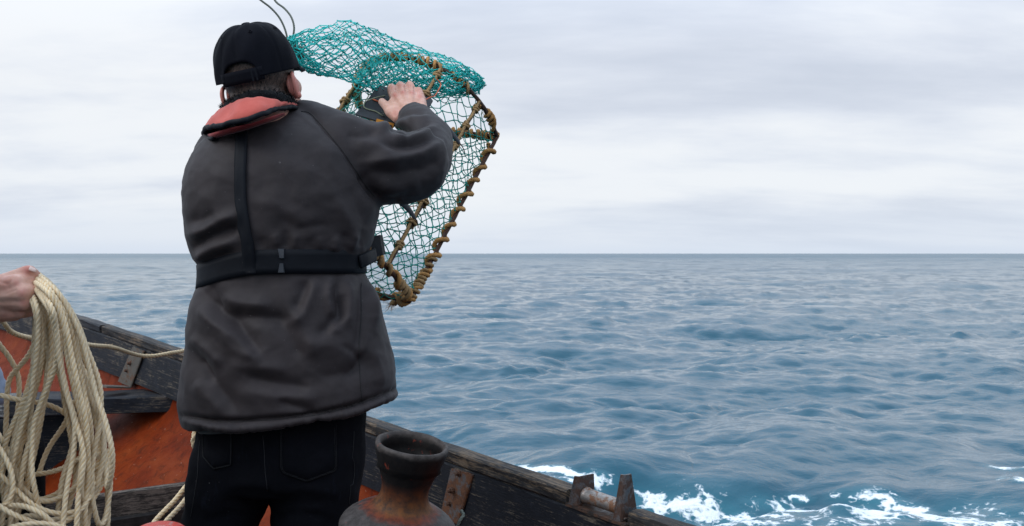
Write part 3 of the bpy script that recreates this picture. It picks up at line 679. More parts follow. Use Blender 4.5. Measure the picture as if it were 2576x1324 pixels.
FOLDS = [ # polyline (photo units), height mm (+ ridge, - hollow), width px
 # upper back, faint drag lines
 ([(640, 505), (700, 520), (770, 560), (800, 600)], 3.0, 26), ([(700, 545), (745, 575), (830, 565)], -3.5, 14), ([(660, 480), (760, 500), (850, 480)], 2.5, 30),
 ([(880, 470), (905, 530), (930, 580)], -4, 22), ([(840, 500), (880, 560), (900, 610)], 4, 20), ([(560, 420), (540, 500), (545, 570)], 3.5, 34),
 ([(690, 320), (780, 350), (850, 390)], 2.5, 30), ([(650, 390), (720, 420), (800, 440)], 2, 34),
 # left waist: two deep folds
 ([(480, 592), (520, 580), (560, 556), (600, 540)], 9, 16), ([(484, 630), (520, 600), (570, 580), (605, 570)], -10, 14), ([(490, 650), (540, 622), (600, 604)], 8, 16),
 ([(500, 672), (540, 650), (590, 632)], -6, 10), ([(476, 560), (510, 552), (545, 536)], -5, 14),
 # gathers above the belt
 ([(690, 590), (700, 620)], 6, 10), ([(720, 580), (716, 625)], -6, 10), ([(745, 590), (740, 625)], 5, 9), ([(838, 600), (850, 612), (835, 630)], 7, 12), ([(870, 585), (862, 628)], -7, 12),
 ([(895, 590), (884, 630)], 7, 11), ([(915, 575), (906, 625)], -6, 11), ([(780, 600), (778, 628)], -4, 12), ([(806, 596), (806, 628)], 4, 12), ([(650, 600), (660, 625)], -5, 10),
 # sleeve
 ([(976, 330), (992, 322), (1010, 330), (1035, 336)], -13, 9), ([(948, 318), (975, 322), (1000, 318), (1030, 306)], 9, 12), ([(985, 345), (1020, 352), (1060, 342), (1095, 325)], 9, 12),
 ([(960, 360), (1000, 372), (1050, 366), (1090, 350)], -8, 12), ([(900, 350), (950, 368), (990, 390)], 5, 16), ([(920, 410), (990, 402), (1060, 386), (1110, 360)], 9, 15), ([(930, 432), (1000, 436), (1070, 424), (1118, 396)], -5, 18),
 ([(1010, 320), (1045, 326), (1085, 312)], -7, 8), ([(1030, 303), (1060, 300), (1080, 293)], 5, 8), ([(950, 470), (1000, 478), (1060, 462)], 5, 20), ([(940, 490), (970, 500), (1010, 506)], -4, 12),
 ([(870, 340), (915, 345), (945, 330)], -5, 14), ([(1100, 330), (1118, 370), (1115, 420)], 4, 14), ([(905, 440), (925, 470), (948, 500)], -7, 13),
 ([(1000, 306), (1012, 292), (1040, 284), (1075, 290)], -5, 6),
 # skirt of the jacket
 ([(508, 730), (540, 770), (590, 810), (655, 892)], -11, 18), ([(500, 775), (540, 815), (600, 850), (660, 915)], 9, 18), ([(575, 790), (625, 796), (680, 800), (730, 800)], -9, 17),
 ([(560, 752), (610, 766), (680, 770)], 7, 18), ([(530, 715), (545, 745), (550, 775)], -5, 12), ([(700, 800), (725, 840), (760, 900)], -5, 20), ([(740, 790), (770, 850), (800, 900)], 5, 24),
 ([(795, 705), (782, 745), (765, 790), (730, 815)], 7, 14), ([(772, 705), (760, 740), (740, 780)], -6, 12), ([(850, 700), (846, 745), (858, 790), (850, 830)], -8, 13), ([(830, 705), (826, 750), (836, 800)], 7, 12),
 ([(872, 705), (880, 750), (874, 800), (830, 840)], 7, 14), ([(910, 705), (908, 760), (902, 850), (890, 890)], -7, 13), ([(930, 720), (940, 790), (932, 850), (905, 915)], 9, 16), ([(935, 800), (935, 850), (903, 915), (870, 955)], -8, 13),
 ([(862, 740), (850, 790), (820, 830), (800, 845)], -7, 13), ([(620, 947), (670, 962), (720, 970), (780, 975)], -9, 20), ([(600, 980), (700, 1000), (800, 1000)], 6, 24), ([(580, 920), (640, 925), (720, 930)], 6, 22),
 ([(700, 1010), (740, 1020), (800, 1040)], -6, 12), ([(470, 870), (510, 925), (560, 990), (600, 1040)], -8, 20), ([(480, 850), (520, 880), (560, 920)], 6, 16), ([(490, 960), (525, 1000), (560, 1040)], 5, 18), ([(500, 900), (530, 960)], -5, 14),
 ([(760, 860), (830, 870), (900, 890)], 5, 26), ([(800, 950), (880, 940), (940, 900)], -5, 22), ([(860, 870), (895, 890), (915, 912)], -4, 8), ([(940, 880), (955, 930), (960, 970)], 5, 16), ([(560, 840), (590, 880), (640, 900)], 5, 16),
 # hem seam and padded hem
 ([(458, 1046), (530, 1058), (600, 1061), (720, 1053), (800, 1043), (880, 1024), (940, 1003), (1000, 978)], -15, 5),
 ([(462, 1060), (530, 1072), (600, 1074), (720, 1066), (800, 1056), (880, 1038), (940, 1016), (1000, 992)], 9, 8),
 # raglan seam, cinched belt line
 ([(756, 280), (785, 290), (851, 366), (893, 426), (925, 470), (946, 500)], -4.5, 5),
]
for poly, amp, w in FOLDS:
    d, s = polyd(px, py, poly); e = np.clip(np.minimum(s, 1-s)*5+.12, 0, 1)**.7
    disp += amp*(.0009 if poly[0][1] > 570 and poly[0][1] < 602 and poly[0][0] > 640 else .0015)*e*np.exp(-(d/w)**1.5)
for xx in np.arange(475, 995, 19):   # puckers of the hem
    yy = np.interp(xx, [462, 600, 800, 940, 1000], [1066, 1074, 1058, 1016, 990]); xx2 = xx+random.uniform(-5, 5)
    d, s = polyd(px, py, [(xx2+4, yy-14), (xx2-4, yy+16)]); disp -= .0024*np.exp(-(d/3.6)**2)*random.uniform(.3, 1.2)
disp *= back
nz = fbm(JV, 9, 3, 1.3); nz2 = fbm(JV*np.array([1, 1, .6]), 24, 2, 5.1); q_ = JV@np.array([[.8, 0, .6], [0, 1, 0], [-.6, 0, .8]])
cre = 1-np.abs(fbm(q_*np.array([.45, .6, 1.3]), 15, 2, 3.3))*2.2; cre2 = 1-np.abs(fbm(q_@np.array([[.6, 0, -.8], [0, 1, 0], [.8, 0, .6]])*np.array([.5, .6, 1.2]), 26, 2, 8.3))*2.2
disp += nz*.0036+nz2*.0012+np.clip(cre, 0, 1)**2.2*.0013+np.clip(cre2, 0, 1)**2.5*.0007
JV = JV+JN*disp[:, None]; JV = lap(JV, JE, 1, .3)
def cloth(name, c0, c1, rough=.62, weave=900, sheen=.15, spec=.35, fade=None):
    t = NT(name); c = t.coord('Object'); n = t.noise(c, 6, 5, .6); n2 = t.noise(c, 40, 5, .65)
    col = t.ramp(t.math('ADD', t.math('MULTIPLY', n, .65), t.math('MULTIPLY', n2, .35)), [(.32, c0), (.66, c1)])
    lint = t.ramp(t.noise(c, 160, 2, .4), [(.785, 0), (.80, .4)])
    col = t.mix(lint, col, (.20, .19, .19))
    if fade: col = t.mix(t.ramp(t.noise(t.coord('Object', (8, 8, 2.2)), 3, 6, .7), [(.60, 0), (.78, fade[1])]), col, fade[0])
    t.set(Base_Color=col, Roughness=rough); t.b.inputs['Sheen Weight'].default_value = sheen; t.b.inputs['Sheen Roughness'].default_value = .4
    t.b.inputs['Specular IOR Level'].default_value = spec
    x = t.n('ShaderNodeTexWave'); t.l(t.coord('Object', (1, 1, 1)), x.inputs[0]); x.inputs['Scale'].default_value = weave/6.0; x.bands_direction = 'DIAGONAL'; x.inputs['Distortion'].default_value = 1.5
    b = t.bump(t.noise(c, 55, 4, .6), .25, .0016); t.bump(x.outputs[0], .15, .0004, b); return t.m
MAT['jacket'] = cloth('charcoal_jacket', (.0180, .0143, .0155), (.0330, .0264, .0284), .64, sheen=.05, spec=.22)
jacket = mk('jacket', JV, JF, MAT['jacket'], man)
JB = bvh(JV, JF)
def hit(px_, py_, off=.004, d0=1.2):
    for _ in range(15):
        h = hit1(px_, py_, off, d0)
        if h is not None: return h
        px_ += (705-px_)*.03
def hit1(px_, py_, off=.004, d0=1.2):
    """point of the jacket's back surface under a point of the photo plane at 2.3 m, seen along +Y"""
    p = P(px_, py_, 2.2); o = Vector((p[0], d0, p[2])); dirv = Vector((0, 1, 0))
    for _ in range(3):
        h = JB.ray_cast(o, dirv)
        if h[0] is None: return None
        q = P(px_, py_, h[0].y); o = Vector((q[0], d0, q[2]))
    return np.array(h[0])+np.array(h[1])*off
def strap_geo(cl, widths, off=.004, th=.0022, across=(1, 0)):
    """webbing laid on the jacket: centre line in photo units, widths px"""
    c = cr(np.array(cl, float), 8); w = np.interp(np.linspace(0, 1, len(c)), np.linspace(0, 1, len(widths)), widths); R = []
    T = np.gradient(c, axis=0); T /= np.linalg.norm(T, axis=1)[:, None]
    rows = []
    for p, t, ww in zip(c, T, w):
        nn = np.array([t[1], -t[0]]); nn = nn if nn[0]*across[0]+nn[1]*across[1] > 0 else -nn
        rows.append([hit(*(p+nn*ww*s), off) for s in (-.5, -.25, 0, .25, .5)])
    rows = np.array(rows)
    for _ in range(3): rows[1:-1] = rows[1:-1]*.5+(rows[2:]+rows[:-2])*.25
    for r in rows:
        back_ = r+np.array([0, th+off*.9, 0]); R.append(list(r)+list(back_[::-1]))
    return loft(R)
MAT['webbing'] = cloth('black_webbing', (.0035, .0045, .007), (.0075, .009, .013), .6, 2200, .0, .13, ((.07, .075, .08), .3))
MAT['seam'] = simple('dark_thread', (.008, .007, .008), .8, 0, .2, 50, .2)
pts = np.array([hit(*p, .0006) for p in resample(cr([(757, 281), (785, 290), (851, 366), (893, 426), (922, 468), (944, 498)], 10), 6)])
g = sweep(pts, .0011, 6); mk('raglan_seam', *g[:2], MAT['seam'], jacket, uv=g[2])
pts = np.array([hit(*p, .0006) for p in resample(cr([(908, 712), (909, 790), (904, 870), (906, 950), (912, 1015)], 10), 6)])
g = sweep(pts, .0010, 6); mk('side_seam', *g[:2], MAT['seam'], jacket, uv=g[2])
pts = np.array([hit(*p, .0002) for p in resample(cr([(478, 1051), (530, 1058), (600, 1061), (720, 1053), (800, 1043), (880, 1024), (940, 1003), (985, 984)], 10), 6)])
g = sweep(pts, .0009, 6); mk('hem_seam', *g[:2], MAT['seam'], jacket, uv=g[2])
MAT['shirt'] = cloth('grey_shirt', (.07, .07, .072), (.10, .10, .10), .8, 1200, .1, .2)
g = loft(torso_rings(0, 60, 2, [(505, 1040, 930, 995, .148, 2.305), (506, 1062, 928, 1008, .148, 2.305), (508, 1079, 925, 1018, .148, 2.305)])); mk('shirt_tail', *g[:2], MAT['shirt'], man, uv=g[2])
# life jacket: parts are the collar bladder, back strap, waist belt
lj = bpy.data.objects.new('life_jacket', None); COL.objects.link(lj); lj.parent = man; lj['label'] = 'faded red life jacket collar with black straps'
MAT['red_cloth'] = cloth('faded_red_cloth', (.38, .062, .048), (.54, .125, .098), .8, 1400, .2, .2, ((.20, .075, .06), .5))
MAT['red_dark'] = cloth('red_lining', (.20, .016, .018), (.28, .03, .028), .6, 1400, .1, .3)
g = strap_geo([(608, 318), (609, 350), (606, 426), (607, 496), (613, 549), (622, 602), (627, 640), (630, 692)], [27, 28, 29, 29, 29, 28, 31, 33], .0065); mk('back_strap', *g[:2], MAT['webbing'], lj, uv=g[2])
# belt all the way round, following the jacket
R = []; cxy = (P(712, 660, 2.3)[:2]); prev = None
zc = lambda px_: np.interp(px_, [470, 490, 520, 575, 640, 700, 800, 930], [706, 699, 688, 672, 661, 658, 657, 658])
belt = []
for a in np.linspace(-math.pi, math.pi, 97)[:-1]:
    dv = np.array([math.cos(a), math.sin(a)]); x_ = cxy[0]+dv[0]*.21; pc = zc(CX+x_/2.3*F) if dv[1] < .3 else np.interp(dv[0], [-1, 1], [700, 655]); col = []
    hw = 29.5
    for s in (-1, -.5, 0, .5, 1):
        z = CZ-(pc+s*hw-HY)/F*2.25; o = Vector((cxy[0]+dv[0]*.6, cxy[1]+dv[1]*.6, z)); h = JB.ray_cast(o, Vector((-dv[0], -dv[1], 0)))
        col.append(np.array(h[0])+np.array([*dv, 0])*.006)
    belt.append(col)
belt = np.array(belt)
for _ in range(5): belt = belt*.5+(np.roll(belt, 1, 0)+np.roll(belt, -1, 0))*.25
rad = np.linalg.norm(belt[:, :, :2]-cxy, axis=2); rad = rad*.35+rad.mean(1, keepdims=True)*.65-.001
dirs = belt[:, :, :2]-cxy; dirs /= np.linalg.norm(dirs, axis=2)[..., None]; belt[:, :, :2] = cxy+dirs*rad[..., None]
inner = belt.copy(); inner[:, :, :2] = cxy+dirs*(rad[..., None]-.006)
R = [list(o)+list(i[::-1]) for o, i in zip(belt, inner)]
g = loft(R+[R[0]], True, False); mk('waist_belt', *g[:2], MAT['webbing'], lj, uv=g[2])
BB = bvh(g[0], g[1])
def bhit(x, y, off=.001):
    p = P(x, y, 2.16); o = Vector((p[0], 1.4, p[2])); h = BB.ray_cast(o, Vector((0, 1, 0))); h = h if h[0] is not None else JB.ray_cast(o, Vector((0, 1, 0)))
    q = P(x, y, h[0].y); h2 = BB.ray_cast(Vector((q[0], 1.4, q[2])), Vector((0, 1, 0))); h = h2 if h2[0] is not None else h; return np.array(h[0])-np.array([0, off, 0])
MAT['plastic'] = simple('black_plastic', (.022, .026, .034), .42, 0, .2, 40, .1)
for poly in ([(702, 626), (718, 626), (715.5, 651), (704.5, 651)], [(705, 663), (714, 663), (717, 687), (700, 687)]):
    p = [bhit(*q, .0035) for q in poly]; m_ = sum(p)/4; R = []
    for sc, o in ((1.0, .0035), (1.0, -.001), (.88, -.003)): R.append([m_+(q-m_)*sc+np.array([0, o, 0]) for q in p])
    g = loft(R); mk('belt_slider', *g[:2], MAT['plastic'], lj, uv=g[2], smooth=False)
# loop where the back strap folds under the belt, and its stitched tab
g = None
p = [P(x, y, q) for x, y, q in ((932, 597, 2.33), (955, 591, 2.36), (963, 640, 2.36), (936, 648, 2.33))]
R = [[q+np.array([0, o, 0]) for q in p] for o in (0, .004, .05, .055)]; g = loft(R); mk('side_lobe', *g[:2], MAT['webbing'], lj, uv=g[2], smooth=False)
g = sweep(cr([P(905, 660, 2.24), P(926, 650, 2.27), P(945, 640, 2.33)], 6), .016, 8, flat=(1.0, .18)); mk('side_strap', *g[:2], MAT['webbing'], lj, uv=g[2])
# collar bladder lying round the neck
UP = cr([(612, 300, 2.46), (575, 290, 2.40), (563, 281, 2.33), (574, 270, 2.25), (602, 252, 2.195), (646, 246, 2.18), (684, 251, 2.195), (720, 261, 2.25), (738, 266, 2.33), (728, 268, 2.42)], 8)
LO = cr([(560, 352, 2.46), (525, 345, 2.40), (515, 335, 2.33), (525, 321, 2.215), (561, 314, 2.150), (600, 303, 2.125), (634, 296, 2.125), (668, 285, 2.140), (704, 272, 2.20), (752, 271, 2.30), (744, 285, 2.42)], 8)
UP = resample(UP, 1e9) if False else UP
nst = 70
def rs_n(p, n):
    s = np.concatenate([[0], np.cumsum(np.linalg.norm(np.diff(p*np.array([1, 1, 1000]), axis=0), axis=1))]); t = np.linspace(0, s[-1], n); return np.stack([np.interp(t, s, p[:, k]) for k in range(3)], 1)
UP3 = np.array([P(*q) for q in rs_n(UP, nst)]); LO3 = np.array([P(*q) for q in rs_n(LO, nst)])
R = []
for i_ in range(nst):
    u, l = UP3[i_], LO3[i_]; c = (u+l)/2; h = (l-u)/2; tt = UP3[min(i_+1, nst-1)]-UP3[max(i_-1, 0)]+LO3[min(i_+1, nst-1)]-LO3[max(i_-1, 0)]
    nn = unit(np.cross(h, tt)); nn = nn if nn@(c-P(655, 262, 2.30)) > 0 else -nn
    pf = .0095*(1+.22*math.sin(i_*.55)+.15*math.sin(i_*1.31+1)); ring = []
    for a in np.linspace(0, 2*math.pi, 22, endpoint=False):
        ca, sa = math.cos(a), math.sin(a); ring.append(c+h*np.sign(ca)*abs(ca)**.8+nn*pf*(sa if sa > 0 else sa*.6))
    R.append(ring)
g = loft(R); cv = lap(np.array(g[0]), edges_of(g[1]), 2, .4); cv = cv+vnormals(cv, g[1])*(fbm(cv, 40, 3, 2)*.0035)[:, None]
mk('collar_bladder', cv, g[1], MAT['red_cloth'], lj, uv=g[2])
pp = LO3[2:-4]+np.array([0, -.006, -.002]); pp = pp+np.stack([fbm(pp, 60, 2, 3)*.003, 0*pp[:, 0]-.002, fbm(pp, 45, 2, 9)*.004], 1)
g = sweep(resample(pp, .004), .0058, 10, flat=(1, .8)); mk('collar_piping', *g[:2], MAT['webbing'], lj, uv=g[2])
u2 = np.array([P(*q) for q in rs_n(cr([(520, 338, 2.30), (530, 336, 2.20), (565, 326, 2.155), (605, 316, 2.14), (640, 308, 2.14), (680, 294, 2.155), (714, 284, 2.21)], 8), 40)])
l2 = np.array([P(*q) for q in rs_n(cr([(524, 344, 2.30), (534, 348, 2.21), (568, 339, 2.17), (605, 329, 2.155), (642, 318, 2.155), (682, 303, 2.17), (714, 289, 2.22)], 8), 40)])
R = [[a, (a+b)/2+np.array([0, -.004, 0]), b, b+np.array([0, .012, 0]), a+np.array([0, .012, 0])] for a, b in zip(u2, l2)]
g = loft(R); mk('collar_lining', *g[:2], MAT['red_dark'], lj, uv=g[2])
g = sweep(resample(np.concatenate([l2[:13]+np.array([0, -.003, -.001])]), .004), .0045, 8); mk('lining_piping', *g[:2], MAT['webbing'], lj, uv=g[2])

# ------------------------------------------------------------------ head, neck, hands: one body mesh
HC = P(654, 203, 2.285)
yaw, pitch, roll = math.radians(-8), math.radians(13), math.radians(-10)
HM = (Matrix.Rotation(yaw, 3, 'Z') @ Matrix.Rotation(pitch, 3, 'X') @ Matrix.Rotation(roll, 3, 'Y'))
HR = np.array(HM)        # columns: right, forward, up
def hp(x, y, z): return HC+HR@np.array([x, y, z], float)
def hcap(a, b, ra, rb): return capsule(hp(*a), hp(*b), ra, rb, 18)
HG = [ellipsoid(hp(0, 0, .022), (HR.T*np.array([[.0795], [.098], [.092]]))), ellipsoid(hp(0, .025, -.045), (HR.T*np.array([[.071], [.078], [.078]]))),
      ellipsoid(hp(0, .055, -.085), (HR.T*np.array([[.045], [.048], [.042]]))),
      hcap((0, .093, .0), (0, .108, -.035), .010, .015), hcap((0, .085, -.066), (0, .087, -.066), .022, .022), hcap((-.032, .078, .012), (.032, .078, .012), .018, .018),
      hcap((0, -.040, -.050), (0, -.03, -.085), .064, .062)]
HG += [hcap((s*.03, .076, -.012), (s*.045, .07, -.03), .022, .024) for s in (-1, 1)]
HG += [capsule(hp(0, -.018, -.05), P(668, 330, 2.33), .058, .064, 20), capsule(P(640, 335, 2.34), P(760, 320, 2.345), .05, .05), loft(torso_rings(.055, 36, 1, TORSO[10:]))]
V1, F1 = remesh(HG, .005); E1 = edges_of(F1); V1 = lap(V1, E1, 4, .5)
# ears
def ear(side):
    V = []; R = []
    for t in np.linspace(0, 1, 18):
        a = math.pi*(-.62+1.5*t); r = .024
        c = hp(side*(.0775+.010*math.sin(math.pi*min(1, t*1.1))), -.008-.018*math.cos(a)*.8-.004, -.026+.027*math.sin(a))
        R.append((c, .0052*(1-.35*abs(t-.5))))
    p = np.array([q[0] for q in R]); rr = np.array([q[1] for q in R]); b = MB().add(sweep(p, rr, 8))
    b.add(ellipsoid(hp(side*.0765, -.006, -.026), (HR@np.array([.0085, 0, 0]), HR@np.array([side*.004, .021, 0]), HR@np.array([0, 0, .027])), 10))
    b.add(capsule(hp(side*.079, .004, -.047), hp(side*.081, .001, -.051), .0075, .0075, 10)); return b.get()
def limb(ch, n=16): return [capsule(a[0], b[0], a[1], b[1], n) for a, b in zip(ch, ch[1:])]
def D(*q): return P(q[0], q[1], q[2])
# right hand, back towards us, fingers folded over the panel's edge
WR = D(1036, 296, 2.635); RH = []
mcp = [D(994, 240, 2.722), D(1014, 233, 2.728), D(1037, 234, 2.728), D(1056, 243, 2.718)]
pip = [D(985.5, 222, 2.742), D(1007, 216, 2.752), D(1031, 214.5, 2.752), D(1053, 228, 2.738)]
dip = [D(985, 231, 2.768), D(1007, 226, 2.780), D(1031, 225, 2.780), D(1053, 237, 2.762)]
tip = [D(989, 247, 2.776), D(1009, 243, 2.788), D(1031, 242, 2.788), D(1051, 250, 2.770)]
rad_ = [.0126, .0127, .0121, .0108]
for m_, p_, d_, t_, r_ in zip(mcp, pip, dip, tip, rad_):
    RH += limb([(WR+(m_-WR)*.15+np.array([0, .004, 0]), .019), (WR+(m_-WR)*.6, .0175), (m_, r_*1.25), (p_, r_*.98), (d_, r_*.90), (t_, r_*.80)])
RH += limb([(D(1002, 292, 2.66), .018), (D(990, 262, 2.70), .016), (D(1000, 245, 2.72), .014)])
RH += limb([(D(1062, 276, 2.655), .015), (D(1059, 250, 2.705), .0135)])
RH += limb([(D(1003, 297, 2.645), .017), (D(984, 282, 2.672), .0165), (D(973, 269, 2.692), .0125), (D(961, 256.5, 2.712), .0105)])
RH += limb([(D(1046, 318, 2.58), .030), (WR+np.array([.0, 0, .004]), .028)])
V2, F2 = remesh(RH, .0022); E2 = edges_of(F2); V2 = lap(V2, E2, 3, .5); N2 = vnormals(V2, F2); x2, y2 = proj(V2)
dsp = np.zeros(len(V2)); red = np.zeros(len(V2))
for m_, p_ in zip(mcp, pip):
    a_ = proj(m_[None]); b_ = proj(p_[None]); w_ = proj(WR[None])
    d, s = polyd(x2, y2, [(a_[0][0], a_[1][0]), (w_[0][0]*.6+a_[0][0]*.4, w_[1][0]*.6+a_[1][0]*.4)]); dsp += .0011*np.exp(-(d/3.2)**2)
    k_ = np.exp(-(np.hypot(x2-a_[0][0], y2-a_[1][0])/7)**2); dsp += .0012*k_; red = np.maximum(red, k_*.9)
    red = np.maximum(red, .55*np.exp(-(np.hypot(x2-b_[0][0], y2-b_[1][0])/9)**2))
    mid = ((a_[0][0]+b_[0][0])/2, (a_[1][0]+b_[1][0])/2)
for a_, b_ in (((996, 224), (1000, 232)), ((1019, 218), (1021, 228)), ((1042, 220), (1044, 231))):
    d, s = polyd(x2, y2, [a_, b_]); dsp -= .0042*np.exp(-(d/2.4)**2)
d, s = polyd(x2, y2, [(978, 262), (986, 272), (992, 290)]); dsp -= .0018*np.exp(-(d/4)**2)
red = np.maximum(red, .6*np.exp(-(np.hypot(x2-995, y2-288)/14)**2))
V2 = V2+N2*(dsp*(N2[:, 1] < .2)+fbm(V2, 120, 2, 1)*.00035)[:, None]
# left hand, round the far side of the pot
LW = D(775, 642, 2.71); LG = limb([(D(700, 618, 2.66), .028), (LW, .027)])
for k_, (ex_, ez_) in enumerate(((820, 618), (826, 636), (824, 654), (818, 670))):
    m_ = D(ex_, ez_, 2.74); LG += limb([(LW, .018), (m_, .0135), (m_+np.array([.032, .018, .002]), .011), (m_+np.array([.030, .042, -.004]), .010), (m_+np.array([.010, .05, -.004]), .009)])
LG += limb([(LW, .018), (D(800, 612, 2.70), .015), (D(824, 596, 2.71), .0115), (D(840, 592, 2.73), .010)])
V3, F3 = remesh(LG, .0035); E3 = edges_of(F3); V3 = lap(V3, E3, 4, .5)
parts = [(V1, F1), (ear(-1)[0], ear(-1)[1]), (ear(1)[0], ear(1)[1]), (V2, F2), (V3, F3)]
VV_ = np.concatenate([p[0] for p in parts]); FF_ = []; o_ = 0
for v_, f_ in parts: FF_ += [tuple(i_+o_ for i_ in f) for f in f_]; o_ += len(v_)
n1_ = len(V1); Lh = (VV_[:n1_]-HC)@HR           # head-local coordinates
hairm = np.zeros(len(VV_)); rd = np.zeros(len(VV_))
hm = (Lh[:, 1] < .055) & (Lh[:, 2] > -.062+.028*np.clip(Lh[:, 1]/.05, -1, 1)) ; hl_ = np.clip((Lh[:, 2]+.068-.25*np.clip(Lh[:, 1]+.02, 0, 1))/.03, 0, 1)*np.clip((.052-Lh[:, 1])/.02, 0, 1)
hairm[:n1_] = hl_
rd[:n1_] = .35*np.clip(-(Lh[:, 2]+.03)/.04, 0, 1)
e_n = len(parts[1][0])+len(parts[2][0]); rd[n1_:n1_+e_n] = .95; rd[n1_+e_n:n1_+e_n+len(V2)] = red
def skin_mat():
    t = NT('skin'); c = t.coord('Object'); n = t.noise(c, 45, 5, .6); n2 = t.noise(c, 220, 3, .6); n3 = t.noise(c, 14, 4, .6)
    col = t.ramp(t.math('ADD', t.math('MULTIPLY', n, .6), t.math('MULTIPLY', n3, .4)), [(.35, (.46, .235, .17)), (.65, (.64, .385, .30))])
    col = t.mix(t.math('MULTIPLY', t.attr('red'), .85), col, (.46, .135, .105))
    hf = t.math('MULTIPLY', t.attr('hair'), t.ramp(t.noise(t.coord('Object', (1, 1, .45)), 260, 3, .7), [(.32, 1), (.72, .78)]))
    col = t.mix(hf, col, (.018, .013, .010))
    t.set(Base_Color=col, Roughness=.48); t.b.inputs['Subsurface Weight'].default_value = .12; t.b.inputs['Subsurface Radius'].default_value = (.008, .003, .0015)
    t.b.inputs['Subsurface Scale'].default_value = 1.0; t.b.inputs['Specular IOR Level'].default_value = .4
    b = t.bump(n, .25, .0012); t.bump(n2, .3, .0004, b); return t.m
MAT['skin'] = skin_mat()
mk('body', VV_, FF_, MAT['skin'], man, cols={'hair': hairm, 'red': rd})
# thumb nail
def nail(c, n_, u_, w, l, parent, mat):
    v_ = np.cross(n_, u_); R = []
    for s in np.linspace(-1, 1, 6):
        wd = w*math.sqrt(max(.05, 1-max(0, s)**2*.8)); R.append([c+u_*l*s+v_*wd*q+n_*(.0014-.0022*q*q) for q in (-1, -.5, 0, .5, 1)]+[c+u_*l*s+v_*wd*q-n_*.002 for q in (1, 0, -1)])
    g = loft(R); return mk('thumb_nail', *g[:2], mat, parent, uv=g[2])
MAT['nail'] = simple('nail', (.62, .44, .38), .3, 0, .05, 40, .05)
# hair: short bristles on the nape and through the cap's gap
HV = []; HF = []
cand = np.where((hairm[:n1_] > .12) & (Lh[:, 1] < .06) & (Lh[:, 2] < .075))[0]; NN = vnormals(V1, F1)
for k_ in range(9000):
    i_ = int(RNG.choice(cand)); 
    if RNG.random() > hairm[i_]+.15: continue
    p = V1[i_]+RNG.normal(size=3)*.0022; n_ = NN[i_]; dn_ = HR@np.array([RNG.normal()*.35, -.15, -1.0]); t_ = unit(dn_-(dn_@n_)*n_)*.75+n_*.38
    L_ = RNG.uniform(.004, .0095); s_ = unit(np.cross(t_, n_))*.00028; b_ = len(HV); HV += [p-s_, p+s_, p+t_*L_]; HF.append((b_, b_+1, b_+2))
MAT['hair'] = simple('dark_brown_hair', (.016, .012, .010), .8, 0, .5, 200, .05, .001, .08)
mk('hair', HV, HF, MAT['hair'], man, fixn=False)
# fleece collar of the jacket
ring = cr([(570, 268, 2.33), (576, 266, 2.25), (607, 246, 2.205), (650, 238, 2.195), (694, 242, 2.21), (728, 254, 2.27), (744, 262, 2.35), (735, 264, 2.42), (680, 272, 2.47), (614, 280, 2.43), (580, 274, 2.38)], 8)
rp = np.array([P(q[0], q[1]+6, q[2]) for q in ring]); rp = np.concatenate([rp, rp[:1]])
g = sweep(resample(rp, .006), .0130, 14, caps=False, up=(0, 0, 1), flat=(1.2, .8)); MAT['fleece'] = simple('black_fleece', (.004, .005, .007), .9, 0, .4, 90, .5, .004, .1, .1)
FV, FFa, FU = g; FV = np.array(FV); FN = vnormals(FV, FFa); sgn = np.sign(((FV-np.array([FV[:, 0].mean(), FV[:, 1].mean(), FV[:, 2].mean()]))*FN).sum(1).mean()); FN *= sgn if sgn else 1
FB = MB().add((FV+FN*(fbm(FV, 120, 2, 4)*.004)[:, None], FFa, FU)); tv = []; tf = []
for k_ in range(5200):
    i_ = random.randrange(len(FV)); p = FV[i_]+RNG.normal(size=3)*.003; n_ = unit(FN[i_]+RNG.normal(size=3)*.55+np.array([0, 0, .15])); s_ = unit(np.cross(n_, RNG.normal(size=3)))*.0011
    L_ = random.uniform(.002, .0055); bend = RNG.normal(size=3)*.003; b_ = len(tv); tv += [p-s_, p+s_, p+n_*L_*.6+s_*.6+bend*.5, p+n_*L_*.6-s_*.6+bend*.5, p+n_*L_+bend]; tf += [(b_, b_+1, b_+2, b_+3), (b_+3, b_+2, b_+4)]
FB.add((np.array(tv), tf, [[(0, 0)]*len(f) for f in tf])); FB.mk('fleece_collar', MAT['fleece'], jacket, fixn=False)

